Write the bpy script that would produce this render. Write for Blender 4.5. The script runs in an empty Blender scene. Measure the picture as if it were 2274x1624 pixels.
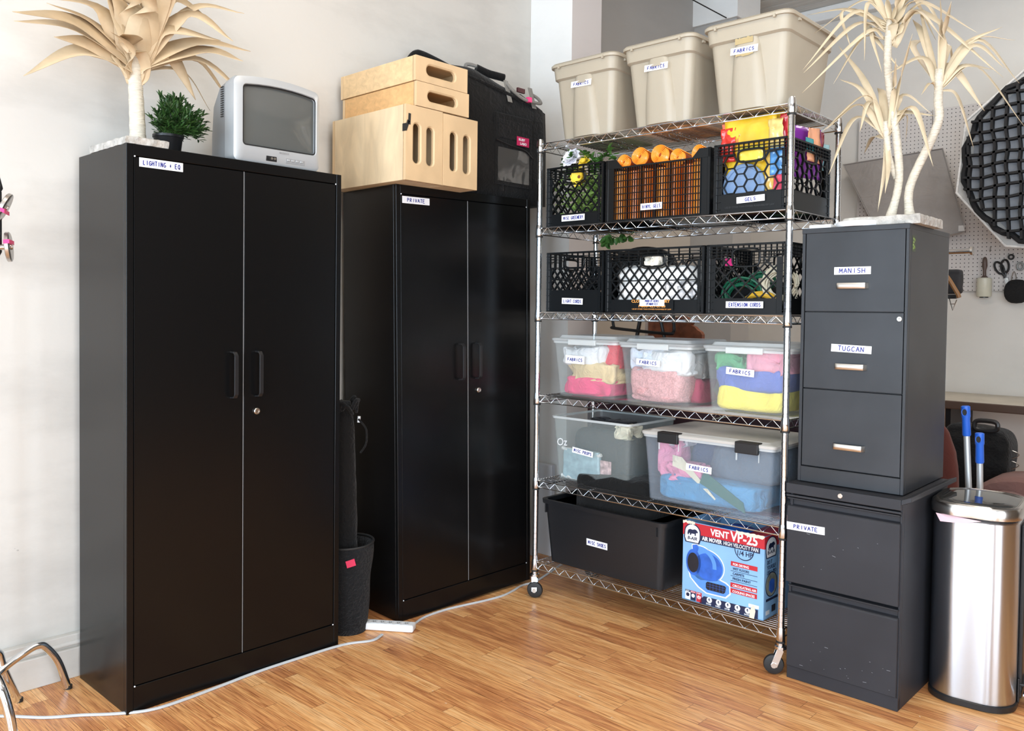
import bpy, bmesh, math, random
from mathutils import Vector, Matrix, noise
C = bpy.context.scene.collection
PI = math.pi
# ------------------------------------------------------------------ camera
def make_camera():
    cd = bpy.data.cameras.new('camera'); co = bpy.data.objects.new('camera', cd); C.objects.link(co)
    R, U, F = map(Vector, (CAMR, CAMU, CAMF))
    m = Matrix((( R.x, U.x, -F.x, 0), (R.y, U.y, -F.y, 0), (R.z, U.z, -F.z, CAMH), (0, 0, 0, 1)))
    co.matrix_world = m
    cd.sensor_fit = 'HORIZONTAL'; cd.sensor_width = 36; cd.lens = CAMFL / 2274 * 36
    cd.shift_y = CAMCY / 2274; cd.clip_start = .02; cd.clip_end = 60
    bpy.context.scene.camera = co
CAMR = [0.727979, 0.685486, 0.012442]; CAMU = [-0.027999, 0.011593, 0.999541]; CAMF = [-0.685027, 0.727993, -0.027633]; CAMH = 1.3164080938484541; CAMFL = 1873.3054864129654; CAMCY = -70.3182655713378
make_camera()
# ------------------------------------------------------------------ light and exposure
sc = bpy.context.scene
sc.view_settings.view_transform = 'Standard'; sc.view_settings.look = 'None'
sc.view_settings.gamma = 1; sc.view_settings.use_curve_mapping = False
sc.view_settings.exposure = 0.24
w = bpy.data.worlds.new('world'); sc.world = w; w.use_nodes = True
w.node_tree.nodes['Background'].inputs[0].default_value = (.78, .87, 1, 1)
w.node_tree.nodes['Background'].inputs[1].default_value = 1.0
def area(name, loc, rot, sx, sy, power, col):
    l = bpy.data.lights.new(name, 'AREA'); l.shape = 'RECTANGLE'; l.size = sx; l.size_y = sy
    l.energy = power; l.color = col
    o = bpy.data.objects.new(name, l); C.objects.link(o); o.location = loc; o.rotation_euler = rot
    return o
# three tall windows in the wall behind the camera, daylight
for i, x in enumerate((-1.95, -.05, 1.8)):
    area('window_daylight', (x, -2.52, 1.52), (PI/2, 0, 0), 1.25, 2.75, 118, (.68, .84, 1))
area('side_fill_light', (3.06, -.15, 1.5), (0, PI/2, 0), 2.4, 2.5, 150, (.82, .91, 1))  # added fill from the right to brighten the pillar and rack
# warm ceiling fittings
area('ceiling_fitting_light', (-.9, 1.3, 3.48), (0, 0, 0), 2.2, 1.6, 34, (1, .91, .78))
area('ceiling_fitting_light', (-.6, 4.6, 3.48), (0, 0, 0), 1.4, .8, 30, (1, .95, .88))

# ------------------------------------------------------------------ materials
MC = {}
def nt(name):
    m = bpy.data.materials.new(name); m.use_nodes = True
    return m, m.node_tree, m.node_tree.nodes['Principled BSDF']
def nd(t, typ, **kw):
    n = t.nodes.new(typ)
    for k, v in kw.items():
        if k.startswith('i_'):
            n.inputs[int(k[2:])].default_value = v
        else: setattr(n, k, v)
    return n
def math_(t, op, a, b=None):
    n = t.nodes.new('ShaderNodeMath'); n.operation = op
    for i, v in enumerate((a, b)):
        if v is None: continue
        if isinstance(v, (int, float)): n.inputs[i].default_value = v
        else: t.links.new(v, n.inputs[i])
    return n.outputs[0]
def mat(name, col, rough=.5, metal=0., var=.0, vs=6., bump=0., bs=60., spec=.5, alpha=None, stretch=None, sheen=0, coat=0, trans=0):
    if name in MC: return MC[name]
    m, t, b = nt(name)
    b.inputs['Base Color'].default_value = (*col, 1); b.inputs['Roughness'].default_value = rough
    b.inputs['Metallic'].default_value = metal; b.inputs['Specular IOR Level'].default_value = spec
    if coat: b.inputs['Coat Weight'].default_value = coat
    if sheen: b.inputs['Sheen Weight'].default_value = sheen
    tc = nd(t, 'ShaderNodeTexCoord'); src = tc.outputs['Object']
    if stretch:
        mp = nd(t, 'ShaderNodeMapping'); mp.inputs['Scale'].default_value = stretch
        t.links.new(src, mp.inputs[0]); src = mp.outputs[0]
    if var:
        n = nd(t, 'ShaderNodeTexNoise'); n.inputs['Scale'].default_value = vs; n.inputs['Detail'].default_value = 5
        t.links.new(src, n.inputs[0])
        r = nd(t, 'ShaderNodeValToRGB')
        r.color_ramp.elements[0].position = .3; r.color_ramp.elements[1].position = .7
        r.color_ramp.elements[0].color = (*[max(0, c*(1-var)) for c in col], 1)
        r.color_ramp.elements[1].color = (*[min(1, c*(1+var)) for c in col], 1)
        t.links.new(n.outputs[0], r.inputs[0]); t.links.new(r.outputs[0], b.inputs['Base Color'])
    if bump:
        n = nd(t, 'ShaderNodeTexNoise'); n.inputs['Scale'].default_value = bs; n.inputs['Detail'].default_value = 4
        t.links.new(src, n.inputs[0])
        bp = nd(t, 'ShaderNodeBump'); bp.inputs['Strength'].default_value = bump; bp.inputs['Distance'].default_value = .01
        t.links.new(n.outputs[0], bp.inputs['Height']); t.links.new(bp.outputs[0], b.inputs['Normal'])
    MC[name] = m; return m
def clear(name, col, fac, rough=.25):
    """thin see-through plastic: part transparent, part glossy skin"""
    if name in MC: return MC[name]
    m, t, b = nt(name)
    b.inputs['Base Color'].default_value = (*col, 1); b.inputs['Roughness'].default_value = rough
    tr = nd(t, 'ShaderNodeBsdfTransparent'); tr.inputs[0].default_value = (.97, .98, .98, 1)
    mx = nd(t, 'ShaderNodeMixShader'); mx.inputs[0].default_value = fac
    t.links.new(tr.outputs[0], mx.inputs[1]); t.links.new(b.outputs[0], mx.inputs[2])
    t.links.new(mx.outputs[0], t.nodes['Material Output'].inputs[0])
    MC[name] = m; return m
def cloth(name, col, bump=.5, scale=14, var=.08):
    m = mat(name, col, .85, var=var, vs=9, bump=bump, bs=scale, spec=.2, sheen=.1)
    for n in m.node_tree.nodes:
        if n.type == 'BUMP': n.inputs['Distance'].default_value = .018
        if n.type == 'TEX_NOISE' and abs(n.inputs['Scale'].default_value-scale) < .01: n.inputs['Distortion'].default_value = 1.4
    return m
def floor_mat():
    m, t, b = nt('strip_wood_floor')
    tc = nd(t, 'ShaderNodeTexCoord'); sp = nd(t, 'ShaderNodeSeparateXYZ'); t.links.new(tc.outputs['Object'], sp.inputs[0])
    x, y = sp.outputs[0], sp.outputs[1]
    ry = math_(t, 'DIVIDE', y, .0575); row = math_(t, 'FLOOR', ry); fy = math_(t, 'FRACT', ry)
    wn = nd(t, 'ShaderNodeTexWhiteNoise', noise_dimensions='1D'); t.links.new(row, wn.inputs['W'])
    rx = math_(t, 'DIVIDE', math_(t, 'ADD', x, math_(t, 'MULTIPLY', wn.outputs[0], 7.)), .62)
    col = math_(t, 'FLOOR', rx); fx = math_(t, 'FRACT', rx)
    cb = nd(t, 'ShaderNodeCombineXYZ'); t.links.new(row, cb.inputs[0]); t.links.new(col, cb.inputs[1])
    w2 = nd(t, 'ShaderNodeTexWhiteNoise', noise_dimensions='2D'); t.links.new(cb.outputs[0], w2.inputs[0])
    mp = nd(t, 'ShaderNodeMapping'); mp.inputs['Scale'].default_value = (2.2, 24, 1); t.links.new(tc.outputs['Object'], mp.inputs[0])
    ad = nd(t, 'ShaderNodeVectorMath', operation='ADD'); sc_ = nd(t, 'ShaderNodeVectorMath', operation='SCALE')
    t.links.new(w2.outputs[1], sc_.inputs[0]); sc_.inputs['Scale'].default_value = 30
    t.links.new(mp.outputs[0], ad.inputs[0]); t.links.new(sc_.outputs[0], ad.inputs[1])
    n = nd(t, 'ShaderNodeTexNoise'); n.inputs['Scale'].default_value = 1.6; n.inputs['Detail'].default_value = 7; n.inputs['Distortion'].default_value = 1.2
    t.links.new(ad.outputs[0], n.inputs[0])
    r = nd(t, 'ShaderNodeValToRGB'); e = r.color_ramp.elements
    e[0].position = 0; e[0].color = (.34, .125, .048, 1); e[1].position = 1; e[1].color = (.95, .60, .29, 1)
    for p_, c_ in ((.32, (.63, .27, .10, 1)), (.6, (.83, .425, .16, 1))):
        q = e.new(p_); q.color = c_
    fac = math_(t, 'ADD', math_(t, 'MULTIPLY', w2.outputs[0], .42), math_(t, 'MULTIPLY', math_(t, 'SUBTRACT', n.outputs[0], .27), 1.25))
    t.links.new(fac, r.inputs[0])
    # fine dark streaks
    mp2 = nd(t, 'ShaderNodeMapping'); mp2.inputs['Scale'].default_value = (3, 140, 1); t.links.new(ad.outputs[0], mp2.inputs[0])
    mp2.inputs['Scale'].default_value = (1.4, 7, 1)
    n2 = nd(t, 'ShaderNodeTexNoise'); n2.inputs['Scale'].default_value = 3; n2.inputs['Detail'].default_value = 6; t.links.new(mp2.outputs[0], n2.inputs[0])
    r2 = nd(t, 'ShaderNodeValToRGB'); r2.color_ramp.elements[0].position = .36; r2.color_ramp.elements[0].color = (.48, .36, .28, 1)
    r2.color_ramp.elements[1].position = .5; r2.color_ramp.elements[1].color = (1, 1, 1, 1); t.links.new(n2.outputs[0], r2.inputs[0])
    mx = nd(t, 'ShaderNodeMix', data_type='RGBA', blend_type='MULTIPLY'); mx.inputs[0].default_value = 1
    t.links.new(r.outputs[0], mx.inputs[6]); t.links.new(r2.outputs[0], mx.inputs[7])
    # joints
    j1 = math_(t, 'LESS_THAN', fy, .022); j2 = math_(t, 'LESS_THAN', fx, .0025); j = math_(t, 'MAXIMUM', j1, j2)
    m2 = nd(t, 'ShaderNodeMix', data_type='RGBA', blend_type='MIX'); t.links.new(math_(t, 'MULTIPLY', j, .75), m2.inputs[0])
    t.links.new(mx.outputs[2], m2.inputs[6]); m2.inputs[7].default_value = (.10, .045, .02, 1)
    # worn pale specks
    n3 = nd(t, 'ShaderNodeTexNoise'); n3.inputs['Scale'].default_value = 42; n3.inputs['Detail'].default_value = 2; t.links.new(tc.outputs['Object'], n3.inputs[0])
    sp3 = math_(t, 'GREATER_THAN', n3.outputs[0], .765)
    m3 = nd(t, 'ShaderNodeMix', data_type='RGBA', blend_type='MIX'); t.links.new(sp3, m3.inputs[0])
    t.links.new(m2.outputs[2], m3.inputs[6]); m3.inputs[7].default_value = (.75, .66, .55, 1)
    t.links.new(m3.outputs[2], b.inputs['Base Color'])
    b.inputs['Specular IOR Level'].default_value = .5
    rr = math_(t, 'ADD', .24, math_(t, 'MULTIPLY', n.outputs[0], .22)); t.links.new(rr, b.inputs['Roughness'])
    bp = nd(t, 'ShaderNodeBump'); bp.inputs['Strength'].default_value = .25; bp.inputs['Distance'].default_value = .002
    hh = math_(t, 'SUBTRACT', n.outputs[0], math_(t, 'MULTIPLY', j, 1.5)); t.links.new(hh, bp.inputs['Height']); t.links.new(bp.outputs[0], b.inputs['Normal'])
    return m
def wall_mat(name, col, scuff=.5, bump=.15):
    m, t, b = nt(name)
    tc = nd(t, 'ShaderNodeTexCoord'); mp = nd(t, 'ShaderNodeMapping'); mp.inputs['Scale'].default_value = (1, .55, 1.6)
    t.links.new(tc.outputs['Object'], mp.inputs[0])
    n = nd(t, 'ShaderNodeTexNoise'); n.inputs['Scale'].default_value = 1.7; n.inputs['Detail'].default_value = 8; n.inputs['Roughness'].default_value = .62
    t.links.new(mp.outputs[0], n.inputs[0])
    r = nd(t, 'ShaderNodeValToRGB'); r.color_ramp.elements[0].position = .34; r.color_ramp.elements[1].position = .56
    r.color_ramp.elements[0].color = (*[c*(1-.24*scuff) for c in col], 1); r.color_ramp.elements[1].color = (*col, 1)
    t.links.new(n.outputs[0], r.inputs[0])
    n2 = nd(t, 'ShaderNodeTexNoise'); n2.inputs['Scale'].default_value = 19; n2.inputs['Detail'].default_value = 3
    t.links.new(mp.outputs[0], n2.inputs[0])
    s = math_(t, 'GREATER_THAN', n2.outputs[0], .79)
    mx = nd(t, 'ShaderNodeMix', data_type='RGBA'); t.links.new(math_(t, 'MULTIPLY', s, scuff*.6), mx.inputs[0])
    t.links.new(r.outputs[0], mx.inputs[6]); mx.inputs[7].default_value = (*[c*.45 for c in col], 1)
    t.links.new(mx.outputs[2], b.inputs['Base Color']); b.inputs['Roughness'].default_value = .72; b.inputs['Specular IOR Level'].default_value = .25
    n3 = nd(t, 'ShaderNodeTexNoise'); n3.inputs['Scale'].default_value = 34; n3.inputs['Detail'].default_value = 6; t.links.new(tc.outputs['Object'], n3.inputs[0])
    bp = nd(t, 'ShaderNodeBump'); bp.inputs['Strength'].default_value = bump; bp.inputs['Distance'].default_value = .004
    t.links.new(n3.outputs[0], bp.inputs['Height']); t.links.new(bp.outputs[0], b.inputs['Normal'])
    return m
def ply_mat(name, col, axis):
    m, t, b = nt(name)
    tc = nd(t, 'ShaderNodeTexCoord'); mp = nd(t, 'ShaderNodeMapping')
    mp.inputs['Scale'].default_value = axis; t.links.new(tc.outputs['Object'], mp.inputs[0])
    n = nd(t, 'ShaderNodeTexNoise'); n.inputs['Scale'].default_value = 5; n.inputs['Detail'].default_value = 6; n.inputs['Distortion'].default_value = .8
    t.links.new(mp.outputs[0], n.inputs[0])
    r = nd(t, 'ShaderNodeValToRGB'); r.color_ramp.elements[0].position = .3; r.color_ramp.elements[1].position = .7
    r.color_ramp.elements[0].color = (*[c*.86 for c in col], 1); r.color_ramp.elements[1].color = (*[min(1, c*1.12) for c in col], 1)
    t.links.new(n.outputs[0], r.inputs[0]); t.links.new(r.outputs[0], b.inputs['Base Color']); b.inputs['Roughness'].default_value = .5
    return m
def peg_mat():
    m, t, b = nt('pegboard_drilled')
    tc = nd(t, 'ShaderNodeTexCoord'); sp = nd(t, 'ShaderNodeSeparateXYZ'); t.links.new(tc.outputs['Object'], sp.inputs[0])
    fx = math_(t, 'SUBTRACT', math_(t, 'FRACT', math_(t, 'DIVIDE', sp.outputs[0], .0254)), .5)
    fz = math_(t, 'SUBTRACT', math_(t, 'FRACT', math_(t, 'DIVIDE', sp.outputs[2], .0254)), .5)
    d = math_(t, 'ADD', math_(t, 'MULTIPLY', fx, fx), math_(t, 'MULTIPLY', fz, fz))
    s = math_(t, 'LESS_THAN', d, .0155)
    mx = nd(t, 'ShaderNodeMix', data_type='RGBA'); t.links.new(s, mx.inputs[0])
    mx.inputs[6].default_value = (.60, .56, .53, 1); mx.inputs[7].default_value = (.02, .02, .02, 1)
    t.links.new(mx.outputs[2], b.inputs['Base Color']); b.inputs['Roughness'].default_value = .7
    return m

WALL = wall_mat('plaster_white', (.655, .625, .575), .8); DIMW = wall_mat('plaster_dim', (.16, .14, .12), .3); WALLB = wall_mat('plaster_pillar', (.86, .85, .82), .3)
BEIGE = wall_mat('plaster_beige', (.57, .52, .45), .2, .05); GREYW = wall_mat('plaster_grey', (.42, .40, .375), .3, .05)
FARW = wall_mat('plaster_far', (.70, .665, .61), .25, .05)
PILS = wall_mat('pillar_side_shade', (.66, .61, .585), .3)
PCB = mat('black_powder_coat', (.0035, .0035, .0037), .27, bump=.006, bs=900, spec=.29)
PCB2 = mat('black_powder_coat_worn', (.022, .024, .028), .42, bump=.03, bs=700, spec=.4, var=.25, vs=5)
PCB3 = mat('charcoal_powder_coat', (.024, .025, .03), .5, bump=.03, bs=700, spec=.35, var=.15, vs=5)
CHROME = mat('chrome_wire', (.70, .73, .77), .17, 1.)
CHROME2 = mat('chrome_tube', (.74, .77, .80), .10, 1.)
NICKEL = mat('satin_nickel', (.66, .64, .60), .28, 1.)
STEEL = mat('brushed_steel', (.60, .63, .67), .34, 1.)
_t = STEEL.node_tree; _b = _t.nodes['Principled BSDF']; _g = nd(_t, 'ShaderNodeTangent', direction_type='RADIAL', axis='Z'); _t.links.new(_g.outputs[0], _b.inputs['Tangent'])
_b.inputs['Anisotropic'].default_value = .93; _b.inputs['Anisotropic Rotation'].default_value = .25
BLKPL = mat('black_plastic', (.012, .012, .013), .38, spec=.45)
BLKRUB = mat('black_rubber', (.015, .015, .015), .6)
CRATE = mat('crate_black_plastic', (.004, .005, .006), .38, spec=.30)
TAUPE = mat('taupe_tote_plastic', (.40, .355, .275), .38, var=.05, vs=3, bump=.02, bs=200)
CARD = mat('white_label_tape', (.87, .87, .88), .5)
INK = mat('blue_ink', (.02, .03, .24), .6)
PLAST = mat('plaster_base', (.44, .42, .385), .9, var=.25, vs=30, bump=.9, bs=40)
SILV = mat('silver_plastic', (.50, .52, .53), .34, .35)
SILVD = mat('grey_plastic', (.27, .275, .28), .42)
EDGE = mat('edge_highlight_grey', (.32, .31, .30), .35)
NYL = cloth('black_nylon', (.006, .0058, .006), .5, 40)
BAGB = cloth('black_bag_canvas', (.0055, .0055, .0055), .35, 30)
WHITEP = mat('white_plastic', (.80, .81, .82), .4)
# ------------------------------------------------------------------ mesh helpers
class M:
    def __init__(s): s.v = []; s.f = []; s.mi = []; s.cur = 0; s.X = None
    def add(s, vs, fs):
        k = len(s.v)
        for p in vs:
            p = Vector(p); s.v.append(s.X @ p if s.X is not None else p)
        for f in fs: s.f.append([k+i for i in f]); s.mi.append(s.cur)
        return s
    def box(s, x0, x1, y0, y1, z0, z1):
        return s.add([(x, y, z) for x in (x0, x1) for y in (y0, y1) for z in (z0, z1)],
                     [(0, 1, 3, 2), (4, 6, 7, 5), (0, 4, 5, 1), (2, 3, 7, 6), (0, 2, 6, 4), (1, 5, 7, 3)])
    def bar(s, a, b, wd, th, n=None):
        """straight square bar from a to b; n = direction of thickness"""
        a, b = Vector(a), Vector(b); d = (b-a)
        if d.length < 1e-6: return s
        d.normalize(); n = Vector(n) if n else (Vector((0, 0, 1)) if abs(d.z) < .9 else Vector((0, 1, 0)))
        u = d.cross(n).normalized()*wd/2; v = n.normalized()*th/2
        vs = [p+i*u+j*v for p in (a, b) for i in (-1, 1) for j in (-1, 1)]
        return s.add(vs, [(0, 1, 3, 2), (4, 6, 7, 5), (0, 4, 5, 1), (2, 3, 7, 6), (0, 2, 6, 4), (1, 5, 7, 3)])
    def loft(s, rings, c0=True, c1=True, closed=True):
        n = len(rings[0]); vs = [p for r in rings for p in r]; fs = []
        for i in range(len(rings)-1):
            for j in range(n if closed else n-1):
                k = (j+1) % n; fs.append((i*n+j, i*n+k, (i+1)*n+k, (i+1)*n+j))
        if c0: fs.append(tuple(range(n))[::-1])
        if c1: fs.append(tuple(range((len(rings)-1)*n, len(rings)*n)))
        return s.add(vs, fs)
    def tube(s, pts, r, n=8, caps=True, loop=False):
        pts = [Vector(p) for p in pts]; N = len(pts); rs = r if isinstance(r, (list, tuple)) else [r]*N
        up = None; rings = []
        for i, p in enumerate(pts):
            if loop: d = pts[(i+1) % N]-pts[i-1]
            else: d = pts[min(i+1, N-1)]-pts[max(i-1, 0)]
            if d.length < 1e-9: d = Vector((0, 0, 1))
            d.normalize()
            if up is None: up = d.orthogonal().normalized()
            up = (up-d*up.dot(d)); up = up.normalized() if up.length > 1e-6 else d.orthogonal().normalized()
            q = d.cross(up)
            rings.append([p+rs[i]*(math.cos(2*PI*k/n)*up+math.sin(2*PI*k/n)*q) for k in range(n)])
        if loop: rings.append(rings[0])
        return s.loft(rings, caps and not loop, caps and not loop)
    def cyl(s, a, b, r, n=16, r2=None): return s.tube([a, b], [r, r if r2 is None else r2], n)
    def lathe(s, prof, n=24, c=(0, 0, 0), caps=True):
        c = Vector(c)
        return s.loft([[c+Vector((r*math.cos(2*PI*k/n), r*math.sin(2*PI*k/n), z)) for k in range(n)] for r, z in prof], caps, caps)
    def prism(s, poly, o, u, v, th):
        """2D polygon extruded along u x v by th from plane origin o"""
        o, u, v = Vector(o), Vector(u), Vector(v); w_ = u.cross(v).normalized()*th
        a = [o+x*u+y*v for x, y in poly]; return s.loft([a, [p+w_ for p in a]])
    def build(s, name, mats, parent=None, loc=None, rotz=None, smooth=False, bevel=0, seg=2, sub=0, solid=0, **props):
        me = bpy.data.meshes.new(name); me.from_pydata([tuple(p) for p in s.v], [], s.f); me.validate()
        if not isinstance(mats, (list, tuple)): mats = [mats]
        for m in mats: me.materials.append(m)
        if len(mats) > 1 and len(me.polygons) == len(s.mi): me.polygons.foreach_set('material_index', s.mi)
        bm = bmesh.new(); bm.from_mesh(me)
        if not props.pop('sheet', False): bmesh.ops.recalc_face_normals(bm, faces=bm.faces)
        bm.to_mesh(me); bm.free()
        o = bpy.data.objects.new(name, me); C.objects.link(o)
        if parent is not None: o.parent = parent
        if loc is not None: o.location = loc
        if rotz is not None: o.rotation_euler = (0, 0, rotz)
        if smooth:
            me.shade_smooth()
            if smooth != 'all': me.set_sharp_from_angle(angle=math.radians(40))
        if bevel:
            b = o.modifiers.new('bevel', 'BEVEL'); b.width = bevel; b.segments = seg; b.limit_method = 'ANGLE'; b.angle_limit = .6
        if sub: sb = o.modifiers.new('sub', 'SUBSURF'); sb.levels = sb.render_levels = sub
        if solid: sd = o.modifiers.new('solid', 'SOLIDIFY'); sd.thickness = solid; sd.offset = 0
        for k, v in props.items(): o[k] = v
        return o
def rrect(x0, x1, y0, y1, r, z, n=4):
    out = []
    for cx, cy, a0 in ((x1-r, y1-r, 0), (x0+r, y1-r, PI/2), (x0+r, y0+r, PI), (x1-r, y0+r, 1.5*PI)):
        for k in range(n+1):
            a = a0+PI/2*k/n; out.append(Vector((cx+r*math.cos(a), cy+r*math.sin(a), z)))
    return out
def thing(name, label, cat, loc=(0, 0, 0), rotz=0, group=None, rot=None):
    o = bpy.data.objects.new(name, None); C.objects.link(o); o.location = loc; o.empty_display_size = .05
    o.rotation_euler = rot or (0, 0, rotz); o['label'] = label; o['category'] = cat
    if group: o['group'] = group
    return o
def tag(o, label, cat, group=None):
    o['label'] = label; o['category'] = cat
    if group: o['group'] = group
    return o
def struct(o): o['kind'] = 'structure'; return o
def spline(pts, n=6):
    P = [Vector(p) for p in pts]; P = [P[0]*2-P[1]]+P+[P[-1]*2-P[-2]]; out = []
    for i in range(1, len(P)-2):
        for k in range(n):
            t = k/n; a, b, c, d = P[i-1:i+3]
            out.append(.5*((2*b)+(c-a)*t+(2*a-5*b+4*c-d)*t*t+(3*b-a-3*c+d)*t**3))
    out.append(P[-2]); return out
# handwriting: each letter as pen strokes in a unit box
PEN = {'A': [[(0, 0), (.5, 1), (1, 0)], [(.2, .4), (.8, .4)]], 'B': [[(0, 0), (0, 1), (.8, .85), (.75, .6), (.05, .5), (.9, .35), (.8, .05), (0, 0)]],
 'C': [[(.95, .85), (.5, 1), (.05, .6), (.1, .15), (.5, 0), (.95, .15)]], 'D': [[(0, 0), (0, 1), (.6, .9), (.95, .5), (.6, .05), (0, 0)]],
 'E': [[(.9, 1), (0, 1), (0, 0), (.9, 0)], [(0, .5), (.75, .52)]], 'F': [[(.9, 1), (0, .95), (0, 0)], [(0, .5), (.7, .5)]],
 'G': [[(.9, .85), (.5, 1), (.05, .6), (.1, .15), (.5, 0), (.9, .15), (.9, .45), (.5, .45)]], 'H': [[(0, 0), (0, 1)], [(.85, 0), (.85, 1)], [(0, .5), (.85, .5)]],
 'I': [[(.5, 0), (.5, 1)]], 'L': [[(.1, 1), (.05, 0), (.8, 0)]], 'M': [[(0, 0), (.1, 1), (.5, .3), (.9, 1), (1, 0)]], 'N': [[(0, 0), (.05, 1), (.85, 0), (.9, 1)]],
 'O': [[(.5, 1), (.05, .6), (.1, .15), (.5, 0), (.9, .2), (.95, .7), (.5, 1)]], 'P': [[(.1, 0), (.1, 1), (.8, .9), (.85, .6), (.1, .5)]],
 'Q': [[(.5, 1), (.05, .6), (.1, .15), (.5, 0), (.9, .2), (.95, .7), (.5, 1)], [(.6, .3), (1, -.1)]], 'R': [[(.1, 0), (.1, 1), (.8, .9), (.8, .6), (.1, .5), (.9, 0)]],
 'S': [[(.9, .85), (.5, 1), (.1, .8), (.2, .55), (.8, .45), (.85, .15), (.5, 0), (.05, .1)]], 'T': [[(0, 1), (1, 1)], [(.5, 1), (.48, 0)]],
 'U': [[(0, 1), (.05, .2), (.45, 0), (.85, .2), (.9, 1)]], 'V': [[(0, 1), (.45, 0), (.9, 1)]], 'X': [[(0, 0), (.9, 1)], [(0, 1), (.9, 0)]],
 'Y': [[(0, 1), (.45, .5)], [(.9, 1), (.3, 0)]], '+': [[(.15, .45), (.85, .5)], [(.5, .15), (.5, .8)]], '(': [[(.8, 1.1), (.4, .5), (.8, -.1)]], ')': [[(.2, 1.1), (.6, .5), (.2, -.1)]]}
def handwriting(m, text, w, h, u, v, n, o, tall=.42, seed=1):
    """pen strokes on a card centred at o; u right, v up, n out"""
    rd = random.Random(seed); lines = text.split('|'); L = len(lines)
    for li, line in enumerate(lines):
        H = h*(tall if L == 1 else .30); cw = min(H*.95, w*.86/max(len(line), 1)); x = -cw*len(line)/2*.96
        yb = -H/2 if L == 1 else h*(.13-.46*li)
        for ch in line:
            for st in PEN.get(ch, []):
                P = [o+u*(x+cw*.72*px)+v*(yb+H*py+rd.uniform(-.03, .03)*H) for px, py in st]
                for a, b in zip(P, P[1:]): m.bar(a+n*.0009, b+n*.0009, .0028, .0004, n)
            x += cw
def card(parent, text, o, w=.117, h=.026, tilt=0, u=(1, 0, 0), n=(0, -1, 0), seed=1, tall=.5, name='label_card', lean=0):
    n = Vector(n).normalized(); u = Vector(u).normalized(); v = n.cross(u); o = Vector(o)
    if lean: R_ = Matrix.Rotation(lean, 3, u); n = R_ @ n; v = R_ @ v
    R_ = Matrix.Rotation(tilt, 3, n); u = R_ @ u; v = R_ @ v
    m = M(); vs = [o+i*u*w/2+j*v*h/2+k*n for k in (0, .0006) for i, j in ((-1, -1), (1, -1), (1, 1), (-1, 1))]
    m.loft([vs[:4], vs[4:]]); c = m.build(name, CARD, parent, label='white card with blue handwriting')
    t = M(); handwriting(t, text, w, h, u, v, n, o, tall, seed); t.build('lettering', INK, c)
    return c
def text(s, size, mt, parent, o, u, v, name='lettering', bold=.0, align='LEFT', width=None, shear=0):
    """printed lettering made from the built in font, laid on the plane (o, u, v)"""
    cu = bpy.data.curves.new('t', 'FONT'); cu.body = s; cu.size = size; cu.offset = bold; cu.align_x = align; cu.resolution_u = 2; cu.shear = shear
    ob = bpy.data.objects.new('t', cu); C.objects.link(ob); bpy.context.view_layer.update()
    me = bpy.data.meshes.new_from_object(ob); bpy.data.objects.remove(ob)
    u, v, o = Vector(u).normalized(), Vector(v).normalized(), Vector(o)
    k = 1
    if width and me.vertices:
        xs = [p.co.x for p in me.vertices]; k = width/max(1e-6, max(xs)-min(xs))
    for p in me.vertices: p.co = o+u*p.co.x*k+v*p.co.y
    me.materials.append(mt); x = bpy.data.objects.new(name, me); C.objects.link(x); x.parent = parent
    return x
def blob(name, mt, size, loc, seed, parent=None, amp=.12, fold=9., n=60, m_=30, e=.33, rotz=0, **kw):
    """a heap of folded cloth: rounded block pushed in and out by folds"""
    a, b, c = size; rd = random.Random(seed); off = Vector((rd.uniform(0, 50), rd.uniform(0, 50), 0)); M_ = M(); rings = []
    sg = lambda x, p: math.copysign(abs(x)**p, x)
    for i in range(m_+1):
        ph = -PI/2+PI*i/m_; ring = []
        for j in range(n):
            th = 2*PI*j/n
            p = Vector((sg(math.cos(ph), e)*sg(math.cos(th), e), sg(math.cos(ph), e)*sg(math.sin(th), e), sg(math.sin(ph), e)))
            q = Vector((p.x*a, p.y*b, p.z*c))
            d = noise.noise(q*fold+off)*.7+noise.noise(Vector((q.x*fold*.7, q.y*fold*.7, q.z*fold*2.6))+off*2)*.6
            rg = 1-2.2*abs(noise.noise(Vector((q.x*fold*1.3, q.y*fold*1.3, q.z*fold*2.0))+off*3)); cr = 1-2.2*abs(noise.noise(q*fold*2.6+off))
            k = min(0, amp*(.15*d+.09*rg+.045*cr)-amp*.07)
            r_ = Vector((p.x*.5, p.y, 0)); r_ = r_.normalized() if r_.length > .05 else r_
            top = max(-.5*c, min(.16*c, amp*.13*(d+.4*rg))) if p.z > -.3 else 0
            ring.append(Vector((q.x+r_.x*k, q.y+r_.y*k, q.z+top*min(1, (p.z+.3)*1.2))))
        rings.append(ring)
    M_.loft(rings); return M_.build(name, mt, parent, (loc[0], loc[1], loc[2]+c), rotz, smooth='all', **kw)
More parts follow.
